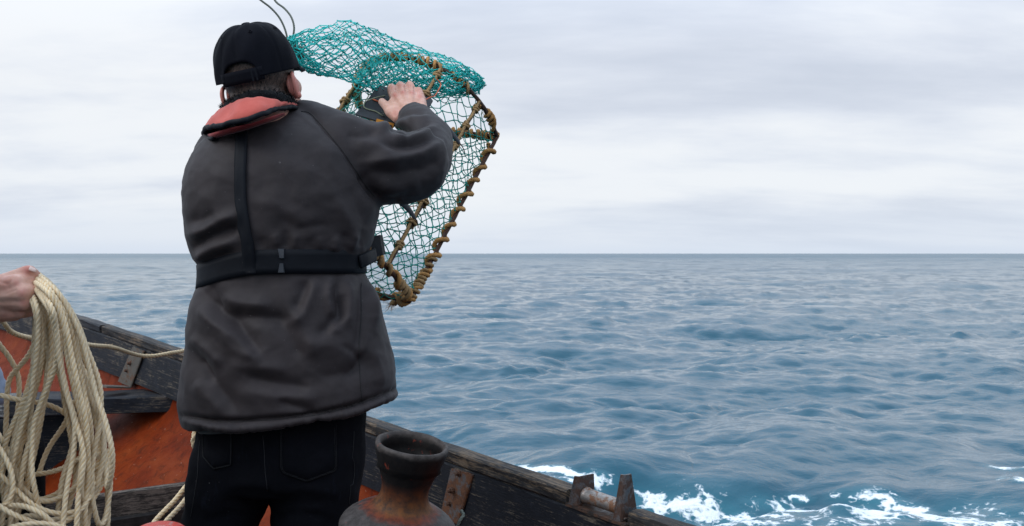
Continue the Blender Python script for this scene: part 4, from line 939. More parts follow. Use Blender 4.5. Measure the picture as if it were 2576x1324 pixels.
# ------------------------------------------------------------------ cap
MAT['cap'] = cloth('black_cap_cotton', (.0028, .0032, .0055), (.0058, .0064, .0105), .85, 1800, .02, .08)
RX, RY, RZ = .0905, .107, .112
def capr(az, el):
    """az from the back (0) clockwise to the right; el 0..1 rim to crown"""
    e = el*math.pi/2; x = math.sin(az); y = -math.cos(az); pw = math.cos(e)**.90; hgt = math.sin(e)**.95
    return np.array([RX*x*pw*(1.0), RY*y*pw, .012+RZ*hgt+.010*math.sin(e*2)])
def rim(az):
    w = math.radians(27); b = -.02-.10*math.cos(az)*.35
    if abs(az) < w: return max(b, .150*max(0, 1-(abs(az)/w)**2.8)**.6+.0)
    return b
nA, nE = 160, 30; R0 = []; capV = []; capF = []; capU = []
azs = np.linspace(-math.pi, math.pi, nA, endpoint=False)
def shell(off):
    rows = []
    for e_ in range(nE+1):
        r_ = []
        for az in azs:
            e0 = rim(az); el = e0+(1-e0)*(e_/nE)
            q = capr(az, max(0, el)); 
            if el < 0: q = q+np.array([0, 0, el*.10])
            k6 = abs(((az/(math.pi/3)) % 1)-.0); k6 = min(k6, 1-k6); seam = -.0016*math.exp(-(k6*math.cos(max(0, el)*1.5)*RX*1.05/.0022)**2)
            n_ = unit(np.array([q[0]/RX**2, q[1]/RY**2, (q[2]-.012)/RZ**2]))
            r_.append(q+n_*(off+seam+.0012*math.sin(az*5+e_*.2)+.0010*math.sin(az*11-e_*.4)))
        rows.append(r_)
    return np.array(rows)
S1, S2 = shell(.002), shell(-.0012)
V_ = np.concatenate([S1.reshape(-1, 3), S2.reshape(-1, 3)]); H_ = (nE+1)*nA
for e_ in range(nE):
    for a_ in range(nA):
        b_ = (a_+1) % nA; q = (e_*nA+a_, e_*nA+b_, (e_+1)*nA+b_, (e_+1)*nA+a_); capF += [q, tuple(H_+i_ for i_ in q[::-1])]
for a_ in range(nA):
    b_ = (a_+1) % nA; capF.append((a_, H_+a_, H_+b_, b_))
W_ = HC+V_@HR.T
capo = mk('cap', W_, capF, MAT['cap'], man)
def cpt(az, el, off=0): q = capr(az, el); n_ = unit(np.array([q[0]/RX**2, q[1]/RY**2, (q[2]-.012)/RZ**2])); return HC+HR@(q+n_*off)
R = [[HC+HR@np.array([r_*math.cos(a)*1.0, r_*math.sin(a), .012+RZ+z_]) for a in np.linspace(0, 6.283, 16, endpoint=False)] for r_, z_ in ((.0095, .0005), (.0105, .004), (.009, .0072), (.004, .0085))]
g = loft(R); mk('cap_button', *g[:2], MAT['cap'], capo, uv=g[2])
# strap across the gap
R = []
for az in np.linspace(-math.radians(33), math.radians(33), 24):
    x, y = math.sin(az), -math.cos(az); zb = rim(math.radians(30))
    q0 = capr(az, 0); q0[2] += -.0135; R.append([q0*[1.012, 1.012, 1]+np.array([0, 0, z_]) for z_ in (0, .01, .02, .029)]+[q0*[.992, .992, 1]+np.array([0, 0, z_]) for z_ in (.029, .02, .01, 0)])
g = loft(R); mk('cap_strap', HC+np.array(g[0])@HR.T, g[1], MAT['cap'], capo, uv=g[2])
az = math.radians(20); R = []
for s in (-.07, .07):
    q0 = capr(az+s, 0); R.append([HC+HR@(q0*[k_, k_, 1]+np.array([0, 0, z_])) for k_, z_ in ((1.014, -.0125), (1.014, .0145), (1.0, .0145), (1.0, -.0125))])
g = loft(R); mk('strap_buckle', *g[:2], MAT['webbing'], capo, uv=g[2], smooth=False)
# brim
R = []
for s in np.linspace(-1, 1, 26):
    a = math.pi-s*math.radians(54); q0 = capr(a, 0)+np.array([0, 0, .006]); ln = .056*math.sqrt(max(0.02, 1-abs(s)**2.4)); dirn = unit(np.array([q0[0]*.35, 1*abs(q0[1]), 0]))
    R.append([q0*[.97, .97, 1], q0+dirn*ln*.5+np.array([0, 0, .002-.008*s*s*.7]), q0+dirn*ln+np.array([0, 0, -.004-.010*s*s]), q0+dirn*ln+np.array([0, 0, -.0085-.010*s*s]), q0+dirn*ln*.5+np.array([0, 0, -.003-.008*s*s*.7]), q0*[.97, .97, 1]+np.array([0, 0, -.004])])
g = loft(R); mk('cap_brim', HC+np.array(g[0])@HR.T, g[1], MAT['cap'], capo, uv=g[2])
for k_ in range(6):
    az = -math.pi+math.pi/6+k_*math.pi/3; c_ = cpt(az, .52, .0022); n_ = unit(c_-HC); t1_ = unit(np.cross(n_, (0, 0, 1))); t2_ = np.cross(n_, t1_)
    g = sweep(np.array([c_+.0036*(math.cos(a)*t1_+math.sin(a)*t2_) for a in np.linspace(0, 6.283, 15)]), .0011, 6, caps=False); mk('cap_eyelet', *g[:2], MAT['cap'], capo, uv=g[2])

# ------------------------------------------------------------------ jeans and boots
LEG = [(575, 1262, 2.30), (790, 1262, 2.30)]
zf = FLZ; 
def ell_leg(rows, n=28):
    R = []
    for cx_, y_, hw_, d_, hb_ in cr(np.array(rows, float), 4):
        c = P(cx_, y_, d_); a = np.linspace(0, 6.2832, n, endpoint=False); R.append(c+np.stack([hw_/F*d_*np.cos(a), hb_*np.sin(a), 0*a], 1))
    return loft(R)
PG = [ell_leg([(712, 960, 205, 2.31, .125), (710, 1050, 212, 2.31, .135), (706, 1120, 213, 2.31, .140), (702, 1190, 212, 2.31, .138), (698, 1232, 208, 2.31, .120)]),
      ell_leg([(600, 1120, 105, 2.31, .125), (585, 1200, 108, 2.30, .118), (567, 1280, 101, 2.30, .105), (552, 1340, 94, 2.29, .095), (535, 1500, 82, 2.28, .082), (520, 1700, 72, 2.30, .075), (510, 2010, 66, 2.31, .075)]),
      ell_leg([(808, 1120, 108, 2.31, .125), (802, 1200, 110, 2.30, .118), (794, 1280, 109, 2.30, .105), (790, 1340, 106, 2.29, .098), (800, 1500, 88, 2.28, .082), (812, 1700, 74, 2.30, .075), (820, 2010, 66, 2.31, .075)])]
QV, QF = remesh(PG, .008); QE = edges_of(QF); QV = lap(QV, QE, 5, .5); QN = vnormals(QV, QF); qx, qy = proj(QV); dq = fbm(QV, 10, 3, 7)*.006+fbm(QV*[1, 1, 1.6], 26, 2, 2)*.002
for poly, amp, w in (([(690, 1230), (640, 1215), (590, 1220)], 4, 12), ([(700, 1240), (770, 1228), (840, 1240)], 4, 12), ([(640, 1300), (590, 1290), (530, 1310)], -4, 10), ([(700, 1300), (760, 1290), (830, 1310)], -4, 10), ([(640, 1270), (580, 1260)], -4, 9), ([(720, 1270), (800, 1265)], -4, 9), ([(663, 1090), (668, 1190), (676, 1250)], -4, 5)):
    d, s = polyd(qx, qy, poly); dq += amp*.001*np.exp(-(d/w)**2)*(QN[:, 1] < .2)
QV = QV+QN*dq[:, None]; QV = lap(QV, QE, 1, .3)
MAT['jeans'] = cloth('black_denim', (.0022, .0024, .0036), (.0042, .0046, .007), .9, 1500, .0, .07, ((.016, .020, .034), .5))
jeans = mk('jeans', QV, QF, MAT['jeans'], man); KB = bvh(QV, QF)
def khit(x, y, off):
    for _ in range(12):
        p = P(x, y, 2.2); h = KB.ray_cast(Vector((p[0], 1.2, p[2])), Vector((0, 1, 0)))
        if h[0] is not None:
            p = P(x, y, h[0].y); h2 = KB.ray_cast(Vector((p[0], 1.2, p[2])), Vector((0, 1, 0))); h = h2 if h2[0] is not None else h
            return np.array(h[0])+np.array(h[1])*off
        x += (705-x)*.05
MAT['jean_thread'] = simple('denim_edge', (.0035, .0045, .007), .8, 0, .3, 60, .2)
for poly in ([(705, 1068), (705, 1178), (712, 1190), (772, 1212), (840, 1186), (846, 1178), (846, 1066)], [(585, 1080), (584, 1170), (540, 1180), (512, 1150), (508, 1085)]):
    pl = resample(np.array(poly, float), 6); V_ = np.array([khit(*q, .0035) for q in pl]); c_ = pl.mean(0); R = [list(np.array([khit(*(c_+(q-c_)*s), .0004 if s > 1 else .0038) for q in pl])) for s in (1.03, 1.0, .55, .08)]
    g = loft(R); pk = mk('back_pocket', *g[:2], MAT['jeans'], jeans, uv=g[2])
    for s in (.975, .93):
        pp = np.array([khit(*(c_+(q-c_)*s), .0042) for q in pl]); gg = sweep(pp, .0004, 5); mk('stitching', *gg[:2], MAT['jean_thread'], jeans, uv=gg[2])
for poly in ([(661, 1095), (667, 1190), (673, 1236)], [(905, 1080), (897, 1200), (893, 1300)], [(500, 1110), (497, 1200), (480, 1300)]):
    pl = resample(np.array(poly, float), 8); gg = sweep(np.array([khit(*q, .0004) for q in pl]), .0008, 5); mk('stitching', *gg[:2], MAT['jean_thread'], jeans, uv=gg[2])
MAT['boot'] = simple('rubber_boot', (.012, .013, .012), .4, 0, .3, 20, .2)
for x_ in (510, 820):
    f_ = P(x_, 2010, 2.31); f_[2] = zf
    V_, F_ = remesh([capsule(f_+[0, 0, .30], f_+[0, .0, .08], .072, .056), capsule(f_+[0, -.02, .048], f_+[0, .17, .04], .048, .042), loft([[f_+np.array([a*s, b, z_]) for a, b in ((-.045, -.07), (.045, -.07), (.05, .1), (.04, .2), (0, .225), (-.04, .2), (-.05, .1))] for s, z_ in ((1, .0), (1, .03))])], .008)
    V_ = lap(V_, edges_of(F_), 2, .4); V_[:, 2] = np.maximum(V_[:, 2], zf+.001); mk('boot', V_, F_, MAT['boot'], man)
# ------------------------------------------------------------------ the netted pot
PS = F/3.02
def pot_fit():
    """orthogonal axes of the D-ended pot seen from below its lifted end"""
    u = np.array([-.905, .376, .160]); w = np.array([-.455, -.500, -.735]); w = unit(w-(w@unit(u))*unit(u)); u = unit(u); v = np.cross(w, u); v = v if v[1] < 0 else -v
    return u, v, w
PU, PV, PW = pot_fit()
PC = P(1250, 345, 3.02); PWID, PHGT, PLEN = .47, .285, .635
def arch(phi, s=0.0, k=1.0):
    """point of the hoop at angle phi (0 right corner .. pi left corner), s metres down the pot"""
    c, q = math.cos(phi), math.sin(phi); mid = PC+PU*PWID/2+PW*s
    return mid-PU*PWID/2*k*np.sign(c)*abs(c)**.92+PV*PHGT*k*q**.9
pot = empty('lobster_pot', PC+PW*PLEN, 'D shaped lobster pot of rusty rods and green netting held up over the sea', 'lobster pot')
def rod(path, r=.0065, name='frame_rod', mat='rod'):
    p = resample(np.asarray(path, float), .012); p = p+np.stack([fbm(p, 30, 2, q) for q in (1, 5, 9)], 1)*.0014
    rr = r*(1+.12*fbm(p, 60, 2, 3)); g = sweep(p, rr, 10); return mk(name, *g[:2], MAT[mat], pot, uv=g[2])
def helix(path, R_, pitch, ph=0.0, var=.25):
    p = resample(np.asarray(path, float), .002); T, N, B = frames(p); s = np.arange(len(p))*.002
    a = ph+2*math.pi*s/pitch+var*np.array([noise.noise(Vector((x*14, ph, 0))) for x in s])*5; rr = R_*(1+.18*np.sin(s*31+ph))
    return p+(rr*np.cos(a))[:, None]*N+(rr*np.sin(a))[:, None]*B
def wrap(path, mat='rope_old', r=.0062, R_=.0105, pitch=.052, ph=0.0, fz=260, name='wrap_rope', var=.25):
    h = helix(path, R_, pitch, ph, var); b = MB().add(rope_geo(h, r, r*6, 9, 7))
    b.add(fuzz_geo(h, r, fz*.4, .0035, .00025)); return b.mk(name, MAT[mat], pot, fixn=False)
seg = lambda a, b, n=20: np.array([a+(b-a)*t for t in np.linspace(0, 1, n)])
# end hoops, base bars, long rods
hoop = lambda s, a=0, b=math.pi, n=40: np.array([arch(q, s) for q in np.linspace(a, b, n)])
top_bar = seg(arch(0), arch(math.pi)); bot_bar = seg(arch(0, PLEN), arch(math.pi, PLEN))
rod(hoop(0), name='end_hoop'); rod(hoop(PLEN), name='end_hoop'); rod(hoop(PLEN*.5), name='end_hoop', r=.005) if False else None
rod(top_bar, name='base_bar'); rod(bot_bar, name='base_bar')
for ph_ in (0, math.radians(27), math.radians(62), math.radians(118), math.radians(152), math.pi):
    pth = seg(arch(ph_), arch(ph_, PLEN)); rod(pth, .0062 if ph_ in (0, math.pi) else .0058, 'long_rod')
    if ph_ in (0, math.pi):
        wrap(pth[1:-3], 'rope_old', .0074, .0122, .058, 1.0, 500)
    else:   # lacing rope lashed along the rod, with half hitches
        off = -PV*.004-np.array([0, .009, -.004]); q = resample(pth, .01)+off; q = q+np.stack([fbm(q, 16, 2, k_) for k_ in (2, 6, 8)], 1)*.004
        MB().add(rope_geo(q, .0050, .03, 9, 7)).add(fuzz_geo(q, .005, 300, .005, .0003)).mk('lacing_rope', MAT['rope_tan'], pot, fixn=False)
        for s in np.arange(.05, .97, .118):
            c_ = arch(ph_)+(arch(ph_, PLEN)-arch(ph_))*(s+random.uniform(-.012, .012)); wrap(seg(c_-PW*.008, c_+PW*.010, 6), 'rope_tan', .0042, .0115, .009, random.uniform(0, 6), 120, 'lashing')
# rope wound round the lifted hoop and its base bar; heavy rope lumps at the bottom end
def lumps(path, n, mat='rope_old', r=.0062, R_=.0115):
    path = resample(path, .004); m = len(path)
    for k_ in range(n):
        i_ = int((k_+.5)/n*m+random.uniform(-.2, .2)*m/n); i_ = min(max(i_, 6), m-8); L_ = random.randint(5, 9); p_ = path[max(0, i_-L_):i_+L_]
        wrap(p_, random.choice([mat, mat, 'rope_tan']) if mat == 'rope_old' else mat, r*random.uniform(.85, 1.15), R_*random.uniform(.9, 1.2), random.uniform(.013, .026), random.uniform(0, 6), 500, 'lashing', .5)
wrap(hoop(0, .02, .45), 'rope_old', .0058, .0105, .085, 0); wrap(hoop(0, .62, 1.25), 'rope_tan', .0048, .010, .05, 2); wrap(hoop(0, 1.25, 3.12), 'rope_tan', .0050, .0095, .035, 2.2)
lumps(hoop(0, .05, 1.5), 3, 'rope_old', .0050, .0098); lumps(hoop(0, 1.5, 3.0), 9, 'rope_old', .0048, .0098)
wrap(top_bar[:12], 'rope_old', .0062, .0105, .022, .4); wrap(top_bar[12:], 'rope_old', .006, .0105, .03, .4); lumps(top_bar, 5)
wrap(hoop(PLEN, .02, 1.2), 'rope_old', .0068, .0112, .046, .3, var=.7); wrap(hoop(PLEN, .05, .5), 'rope_tan', .0055, .0125, .06, 2.3, var=.8); lumps(hoop(PLEN, .1, .8), 2, 'rope_old', .0066, .0125); wrap(hoop(PLEN, 1.2, 3.12), 'rope_old', .006, .011, .06, .3)
lumps(seg(arch(0, PLEN-.16), arch(0, PLEN)), 3, 'rope_tan', .0054, .0108); wrap(bot_bar, 'rope_old', .0062, .0105, .06, 1); lumps(bot_bar[:10], 3, 'rope_old', .007, .0125)
wrap(seg(arch(0, PLEN-.10), arch(0, PLEN+.004)), 'rope_old', .0056, .0108, .036, 1.4, var=.6)
def whisk(c, d, n=26, L=.03, mat='rope_old', name='frayed_end', sp=.5):
    b = MB()
    for k_ in range(n):
        dd = unit(d+RNG.normal(size=3)*sp); s_ = unit(np.cross(dd, RNG.normal(size=3)))*.0007; p0 = c+RNG.normal(size=3)*.004; p1 = p0+dd*L*random.uniform(.5, 1.2)+RNG.normal(size=3)*.003; m_ = (p0+p1)/2+RNG.normal(size=3)*.004
        b.add((np.array([p0-s_, p0+s_, m_+s_, m_-s_, p1]), [(0, 1, 2, 3), (3, 2, 4)], [[(0, .1)]*4, [(0, .1)]*3]))
    return b.mk(name, MAT[mat], pot, fixn=False)
whisk(P(985, 762, 2.72), np.array([-.3, 0, -1.]), 40, .028); whisk(P(945, 735, 2.70), np.array([1., 0, .1]), 40, .035, 'rope_tan'); whisk(P(1074, 662, 2.78), np.array([.8, 0, .2]), 30, .022, 'rope_tan')
whisk(P(1222, 285, 2.98), np.array([.2, -.3, -.6]), 30, .02, 'rope_tan'); whisk(P(752, 130, 2.74), np.array([.4, -.4, -.2]), 50, .03, 'rope_grey'); 
# netting: knotted twine following a surface S(a, b), diamond meshes
def netting(S, na_, nb_, name, mat, r=.00105, nz_=.003, close=False, sub=3, seed=0, kn=True, slack=.15):
    rg = np.random.default_rng(seed); B_ = MB(); K_ = MB(); knots = {}
    def kpt(i_, j_):
        jj = j_ % nb_ if close else j_; key = (i_, jj)
        if key not in knots:
            a_ = min(1, max(0, (i_+rg.normal()*.13)/na_)); b_ = (jj+rg.normal()*.13)/nb_; b_ = b_ if close else min(1, max(0, b_)); knots[key] = S(a_, b_)+rg.normal(size=3)*nz_
        return knots[key]
    for i_ in range(na_):
        for j_ in range(0 if close else 0, nb_+(0 if close else 1)):
            if (i_+j_) % 2: continue
            for dj in (-1, 1):
                if not close and not 0 <= j_+dj <= nb_: continue
                p, q = kpt(i_, j_), kpt(i_+1, j_+dj); L_ = np.linalg.norm(q-p); sg = rg.normal(size=3)*L_*slack+np.array([0, 0, -L_*slack*.6])
                t_ = np.linspace(0, 1, sub+1)[:, None]; B_.add(sweep(p+(q-p)*t_+sg*(4*t_*(1-t_))*.5, r*rg.uniform(.85, 1.15), 4, caps=False))
    for k_ in knots.values():
        if kn: d_ = rg.normal(size=3); K_.add(capsule(k_-unit(d_)*r*.8, k_+unit(d_)*r*.8, r*1.65, r*1.5, 5))
    o = B_.mk(name, MAT[mat], pot, fixn=False)
    if kn: Vk, Fk, Uk = K_.get(); mk('net_knots', Vk, Fk, MAT['knot'], o, uv=Uk, fixn=False)['kind'] = 'stuff'
    return o
def S_arch(a, b): return arch(.03+(math.pi-.06)*b, PLEN*a, .985)-PV*.012*math.sin(b*math.pi*5)**2*math.sin(a*math.pi)
def S_base(a, b): return PC+PU*PWID*(.01+.98*b)+PW*PLEN*a+PV*.02*math.sin(a*3.14)*math.sin(b*3.14)
netting(S_arch, 36, 36, 'net_panel', 'net', .0014, .0028, seed=1)
netting(S_base, 34, 24, 'net_panel', 'net', .0014, .0028, seed=2)
def S_end(a, b):
    q = arch(math.pi*b, PLEN, a); return q+PW*.03*(1-a)
netting(S_end, 10, 36, 'net_panel', 'net', .00105, .0028, seed=3)
# loose sleeve of bright net thrown up by the lift: a flattened, folded tube
ST = [ # px, top y, bottom y, depth, half thickness
 (728, 98, 128, 2.66, .03), (742, 84, 160, 2.68, .05), (775, 74, 187, 2.70, .075), (830, 66, 196, 2.72, .095), (880, 57, 205, 2.74, .10), (922, 66, 214, 2.76, .10), (965, 82, 228, 2.84, .09), (1010, 101, 226, 2.89, .08),
 (1060, 124, 226, 2.91, .08), (1110, 138, 236, 2.92, .08), (1160, 160, 238, 2.92, .07), (1198, 184, 232, 2.95, .045), (1209, 198, 222, 2.96, .02)]
STA = cr(np.array(ST, float), 8)
def sleeve(k=1.0, sh=0.0, tw=0.0, bot=0.0):
    def S_(a, b):
        f_ = a*(len(STA)-1); i_ = min(int(f_), len(STA)-2); q = STA[i_]+(STA[i_+1]-STA[i_])*(f_-i_); x_, t_, m_, d_, h_ = q
        an = 2*math.pi*b+tw*a; c_ = (t_+m_)/2+sh*(m_-t_); y_ = c_-(m_-t_)/2*k*math.cos(an)*(1+.06*math.sin(7*a+3*an)); dd = d_+h_*k*math.sin(an)*(1+.35*math.sin(9*a+2*an+sh*20))
        x_ += 9*math.sin(an*2+a*11)+bot*math.sin(an)
        return P(x_, y_, dd)
    return S_
netting(sleeve(), 40, 32, 'loose_net', 'loose_net', .00122, .0026, True, 3, 5, True, .12)
netting(sleeve(.74, .08, 1.5, 6), 30, 22, 'loose_net', 'loose_net', .0015, .004, True, 3, 6, True, .18)
def S_skirt(a, b):     # gathered fall of net between the sleeve and the hand
    x_ = np.interp(b, [0, .25, .6, 1], [905, 950, 1060, 1180]); y0 = np.interp(x_, [905, 960, 1060, 1180], [150, 150, 160, 175]); y1 = np.interp(x_, [905, 940, 975, 1060, 1120, 1180], [222, 250, 262, 240, 262, 236])
    return P(x_+10*math.sin(a*6+b*9), y0+(y1-y0)*a, 2.865+.08*b+.03*math.sin(b*22+a*4)-.01*a)
netting(S_skirt, 13, 34, 'loose_net', 'loose_net', .0015, .004, False, 3, 8, True, .2)
def S_tail(a, b):      # bunch at the flying end
    r_ = 1-.75*a; return P(742+62*a+6*math.sin(b*20), 150+18*a+(26*r_)*math.cos(b*6.28), 2.70+.03*r_*math.sin(b*6.28))
netting(S_tail, 8, 16, 'loose_net', 'loose_net', .0012, .004, True, 2, 9, True, .3)
# flexible panel in the pot's mouth that the hand grips
MAT['rubber'] = simple('grey_rubber_sheet', (.036, .039, .045), .55, 0, .3, 18, .25, .001, .25)
pc = [P(*q) for q in ((893, 287, 2.72), (925, 250, 2.77), (950, 214, 2.82), (1010, 222, 2.80), (1084, 246, 2.80), (1089, 254, 2.795), (1078, 275, 2.775), (1050, 330, 2.73), (988, 314, 2.70))]
ctr = sum(pc)/len(pc); nn = unit(np.cross(pc[2]-pc[0], pc[4]-pc[0])); nn = nn if nn[1] < 0 else -nn
def flat(q): return q-nn*((q-ctr)@nn)*.7
pf = [flat(q) for q in pc]; R = [[ctr+(q-ctr)*s+nn*o for q in pf] for s, o in ((.985, -.004), (1, -.003), (1, .001), (.985, .002))]
g = loft(R); plate = mk('rubber_panel', *g[:2], MAT['rubber'], pot, uv=g[2], smooth=False)
def on_plate(x, y, off=.004):
    d0 = P(x, y, 1.)-np.array([0, 0, CZ]); o_ = np.array([0, 0, CZ]); t_ = ((ctr+nn*off-o_)@nn)/(d0@nn); return o_+d0*t_
for x_, y_ in ((969, 278), (905, 272)):
    c_ = on_plate(x_, y_, .0025); R = [[c_+r_*(math.cos(a)*PU+math.sin(a)*PV*.6) for a in np.linspace(0, 6.283, 10, endpoint=False)]+[] for r_ in (.0045, .0015)]
    g = loft(R); mk('hole', *g[:2], MAT['seam'], plate, uv=g[2])
MAT['tag'] = simple('orange_tag', (.55, .22, .012), .5, 0, .15, 30, .1)
c_ = P(968, 312, 2.69); g = box(c_, P(990, 318, 2.69)-c_, np.array([0, .0012, 0]), (P(966, 319, 2.69)-c_)); mk('yellow_tag', *g[:2], MAT['tag'], plate, uv=g[2], smooth=False)
for x_ in (955, 962, 975, 983):
    c_ = P(x_, 311+(x_-955)*.25, 2.687); g = box(c_, np.array([.0022, 0, -.0006]), np.array([0, .0007, 0]), np.array([.0006, 0, .0035])); mk('tag_mark', *g[:2], MAT['seam'], plate, uv=g[2], smooth=False)
MAT['orange_twine'] = simple('orange_twine', (.50, .095, .03), .6, 0, .3, 60, .2)
def twine(pts, r, name, mat, n=8):
    g = sweep(cr(np.array(pts), n), r, 6); return mk(name, *g[:2], MAT[mat], pot, uv=g[2])
twine([on_plate(938, 250), on_plate(945, 253, .006), on_plate(956, 257, .005)], .0022, 'orange_twine', 'orange_twine')
twine([P(1069, 252, 2.70), P(1083, 245, 2.72), P(1094, 241, 2.74), P(1103, 227, 2.76), P(1109, 214, 2.78), P(1104, 204, 2.78), P(1098, 199, 2.78)], .0017, 'orange_twine', 'orange_twine')
twine([P(1008, 516, 2.62), P(1026, 520, 2.66), P(1048, 518, 2.70)], .0013, 'orange_twine', 'orange_twine')
pth = cr([on_plate(930, 237, .006), on_plate(916, 262, .006), on_plate(920, 273, .005), on_plate(946, 281, .005), on_plate(962, 291, .005)], 8)
g = sweep(pth, .0016, 6); MAT['pale_twine'] = simple('pale_green_twine', (.24, .26, .17), .7, 0, .2, 60, .2); mk('pale_twine', *g[:2], MAT['pale_twine'], pot, uv=g[2]); whisk(on_plate(960, 289, .006), unit(on_plate(966, 294)-on_plate(950, 284)), 26, .012, 'rope_grey', 'frayed_end', .35)
twine([P(925, 253, 2.70), P(945, 246, 2.74), P(975, 240, 2.80)], .0016, 'pale_twine', 'pale_twine')
# black rubber bands hooked on the rods
for a_, m_, b_, t_ in (((1118, 315, 2.66), (1138, 338, 2.70), (1158, 362, 2.74), (1170, 388, 2.76)), ((1000, 500, 2.52), (1024, 522, 2.56), (1046, 552, 2.60), (1052, 574, 2.62))):
    q = resample(cr([P(*a_), P(*m_), P(*b_)], 8), .004); g = sweep(q, np.interp(np.linspace(0, 1, len(q)), [0, .5, .9, 1], [.011, .010, .007, .002]), 10, flat=(1, .35)); mk('rubber_band', *g[:2], MAT['rubber'], pot, uv=g[2])
    twine([P(*b_), P((b_[0]+t_[0])/2+2, (b_[1]+t_[1])/2, b_[2]+.01), P(*t_)], .0014, 'band_hook', 'rubber')
# bridle rope flying up from the net's end and looping back above
bl = [P(724, 130, 2.70), P(721, 88, 2.70), P(706, 50, 2.70), P(683, 22, 2.70), P(655, 0, 2.70), P(625, -26, 2.71), P(606, -62, 2.73), P(618, -98, 2.75), P(652, -78, 2.76), P(676, -36, 2.75), P(692, 2, 2.73), P(716, 22, 2.72), P(733, 44, 2.71), P(740, 70, 2.70), P(737, 100, 2.70), P(741, 136, 2.70)]
q = cr(bl, 10); MB().add(rope_geo(q, .0031, .02, 9, 6)).mk('bridle_rope', MAT['rope_grey'], pot, fixn=False)
for k_ in range(4):
    c_ = P(748+random.uniform(-6, 8), 128+random.uniform(-8, 22), 2.66); wrap(seg(c_-np.array([.006, 0, .004]), c_+np.array([.006, 0, .006]), 5), 'rope_grey', .0042, .008, .008, k_, 200, 'bridle_knot')

# ------------------------------------------------------------------ coil of rope in the second person's hand
HD = 1.90
coil = empty('rope_coil', P(140, 1330, HD), 'thick coil of pale manila rope hanging from a hand at the left edge', 'rope')
RR_ = .0054; RC = random.Random(11)
def loop(pts, name='rope_loop', fz=420, par=None, r=RR_, mat='rope', base=None):
    q = resample(cr(np.array(pts), 14), .006); q = q+np.stack([fbm(q, 8, 2, RC.uniform(0, 50)) for _ in range(3)], 1)*.0035
    b = MB().add(rope_geo(q, r, r*6.2, 12, 9, RC.uniform(0, 6), .02)); b.add(fuzz_geo(q, r, fz, .0055, .00028))
    return b.mk(name, MAT[mat], par or coil, fixn=False)
def env(s, y):
    """photo column of a strand s (0 left..1 right) at row y of the hanging bundle"""
    ys = [690, 715, 750, 800, 860, 930, 1000, 1080, 1160, 1240, 1330, 1450]
    Lf = [74, 72, 80, 88, 84, 72, 62, 44, 22, 2, -14, -20]; Rt = [108, 128, 160, 192, 214, 236, 252, 262, 266, 266, 264, 255]
    a, b = np.interp(y, ys, Lf), np.interp(y, ys, Rt); k = min(1, max(0, (y-930)/150)); s2 = s*.62 if s < .42 else .60+(s-.42)*.69
    return a+(b-a)*(s+(s2-s)*k)
NSTR = 15
def strand_pts(s, yb, dep, up=False):
    ys = [y for y in (693, 705, 730, 770, 830, 900, 980, 1060, 1140, 1220, 1310, 1400, 1480) if y < yb-25]
    j = RC.uniform(-1, 1); j2 = RC.uniform(0, 6)
    return [P(env(s, y)+j*min(1, max(0, (y-760)/300))*26*math.sin(y*.013+j2), y+(RC.uniform(-4, 4) if y > 720 else 10*(1-s)), dep+np.interp(y, [690, 760, 900, 1500], [.0, -.01, 0, 0])+.012*math.sin(y*.01+j2)) for y in ys]
order = [(.02, 1290, .10), (.12, 1450, .20), (.20, 1180, .30), (.30, 1490, .42), (.40, 1330, .50), (.48, 1500, .34), (.55, 1260, .68), (.63, 1480, .74), (.72, 1400, .84), (.80, 1140, .90), (.86, 1460, .96), (.93, 1310, .99), (.99, 1215, .97), (.35, 1230, .22), (.08, 1380, .02)]
for k_, (s, yb, s2) in enumerate(order):
    d1 = HD-.035+RC.uniform(-.02, .03)+.03*abs(s-.5); d2 = HD+.045+RC.uniform(-.01, .03)
    a = strand_pts(s, yb, d1); b = strand_pts(s2, yb-RC.uniform(0, 40), d2)
    xa, xb = a[-1], b[-1]; m_ = (xa+xb)/2; m_[2] = CZ-(yb-HY)/F*m_[1]
    gp = lambda q, dz: [P(48+34*q, 752-50*q, HD+.05+dz), P(66+34*q, 736-44*q, HD+.010+dz)]
    grip0 = gp(s, 0); grip1 = gp(s2, .025)[::-1]; a = [p for p in a if proj(p[None])[1][0] > 752-44*s]; b = [p for p in b if proj(p[None])[1][0] > 752-44*s2]
    w_ = (xb-xa)*.18; loop([grip0[0], grip0[1]]+a+[m_-w_, m_+w_]+b[::-1]+grip1)
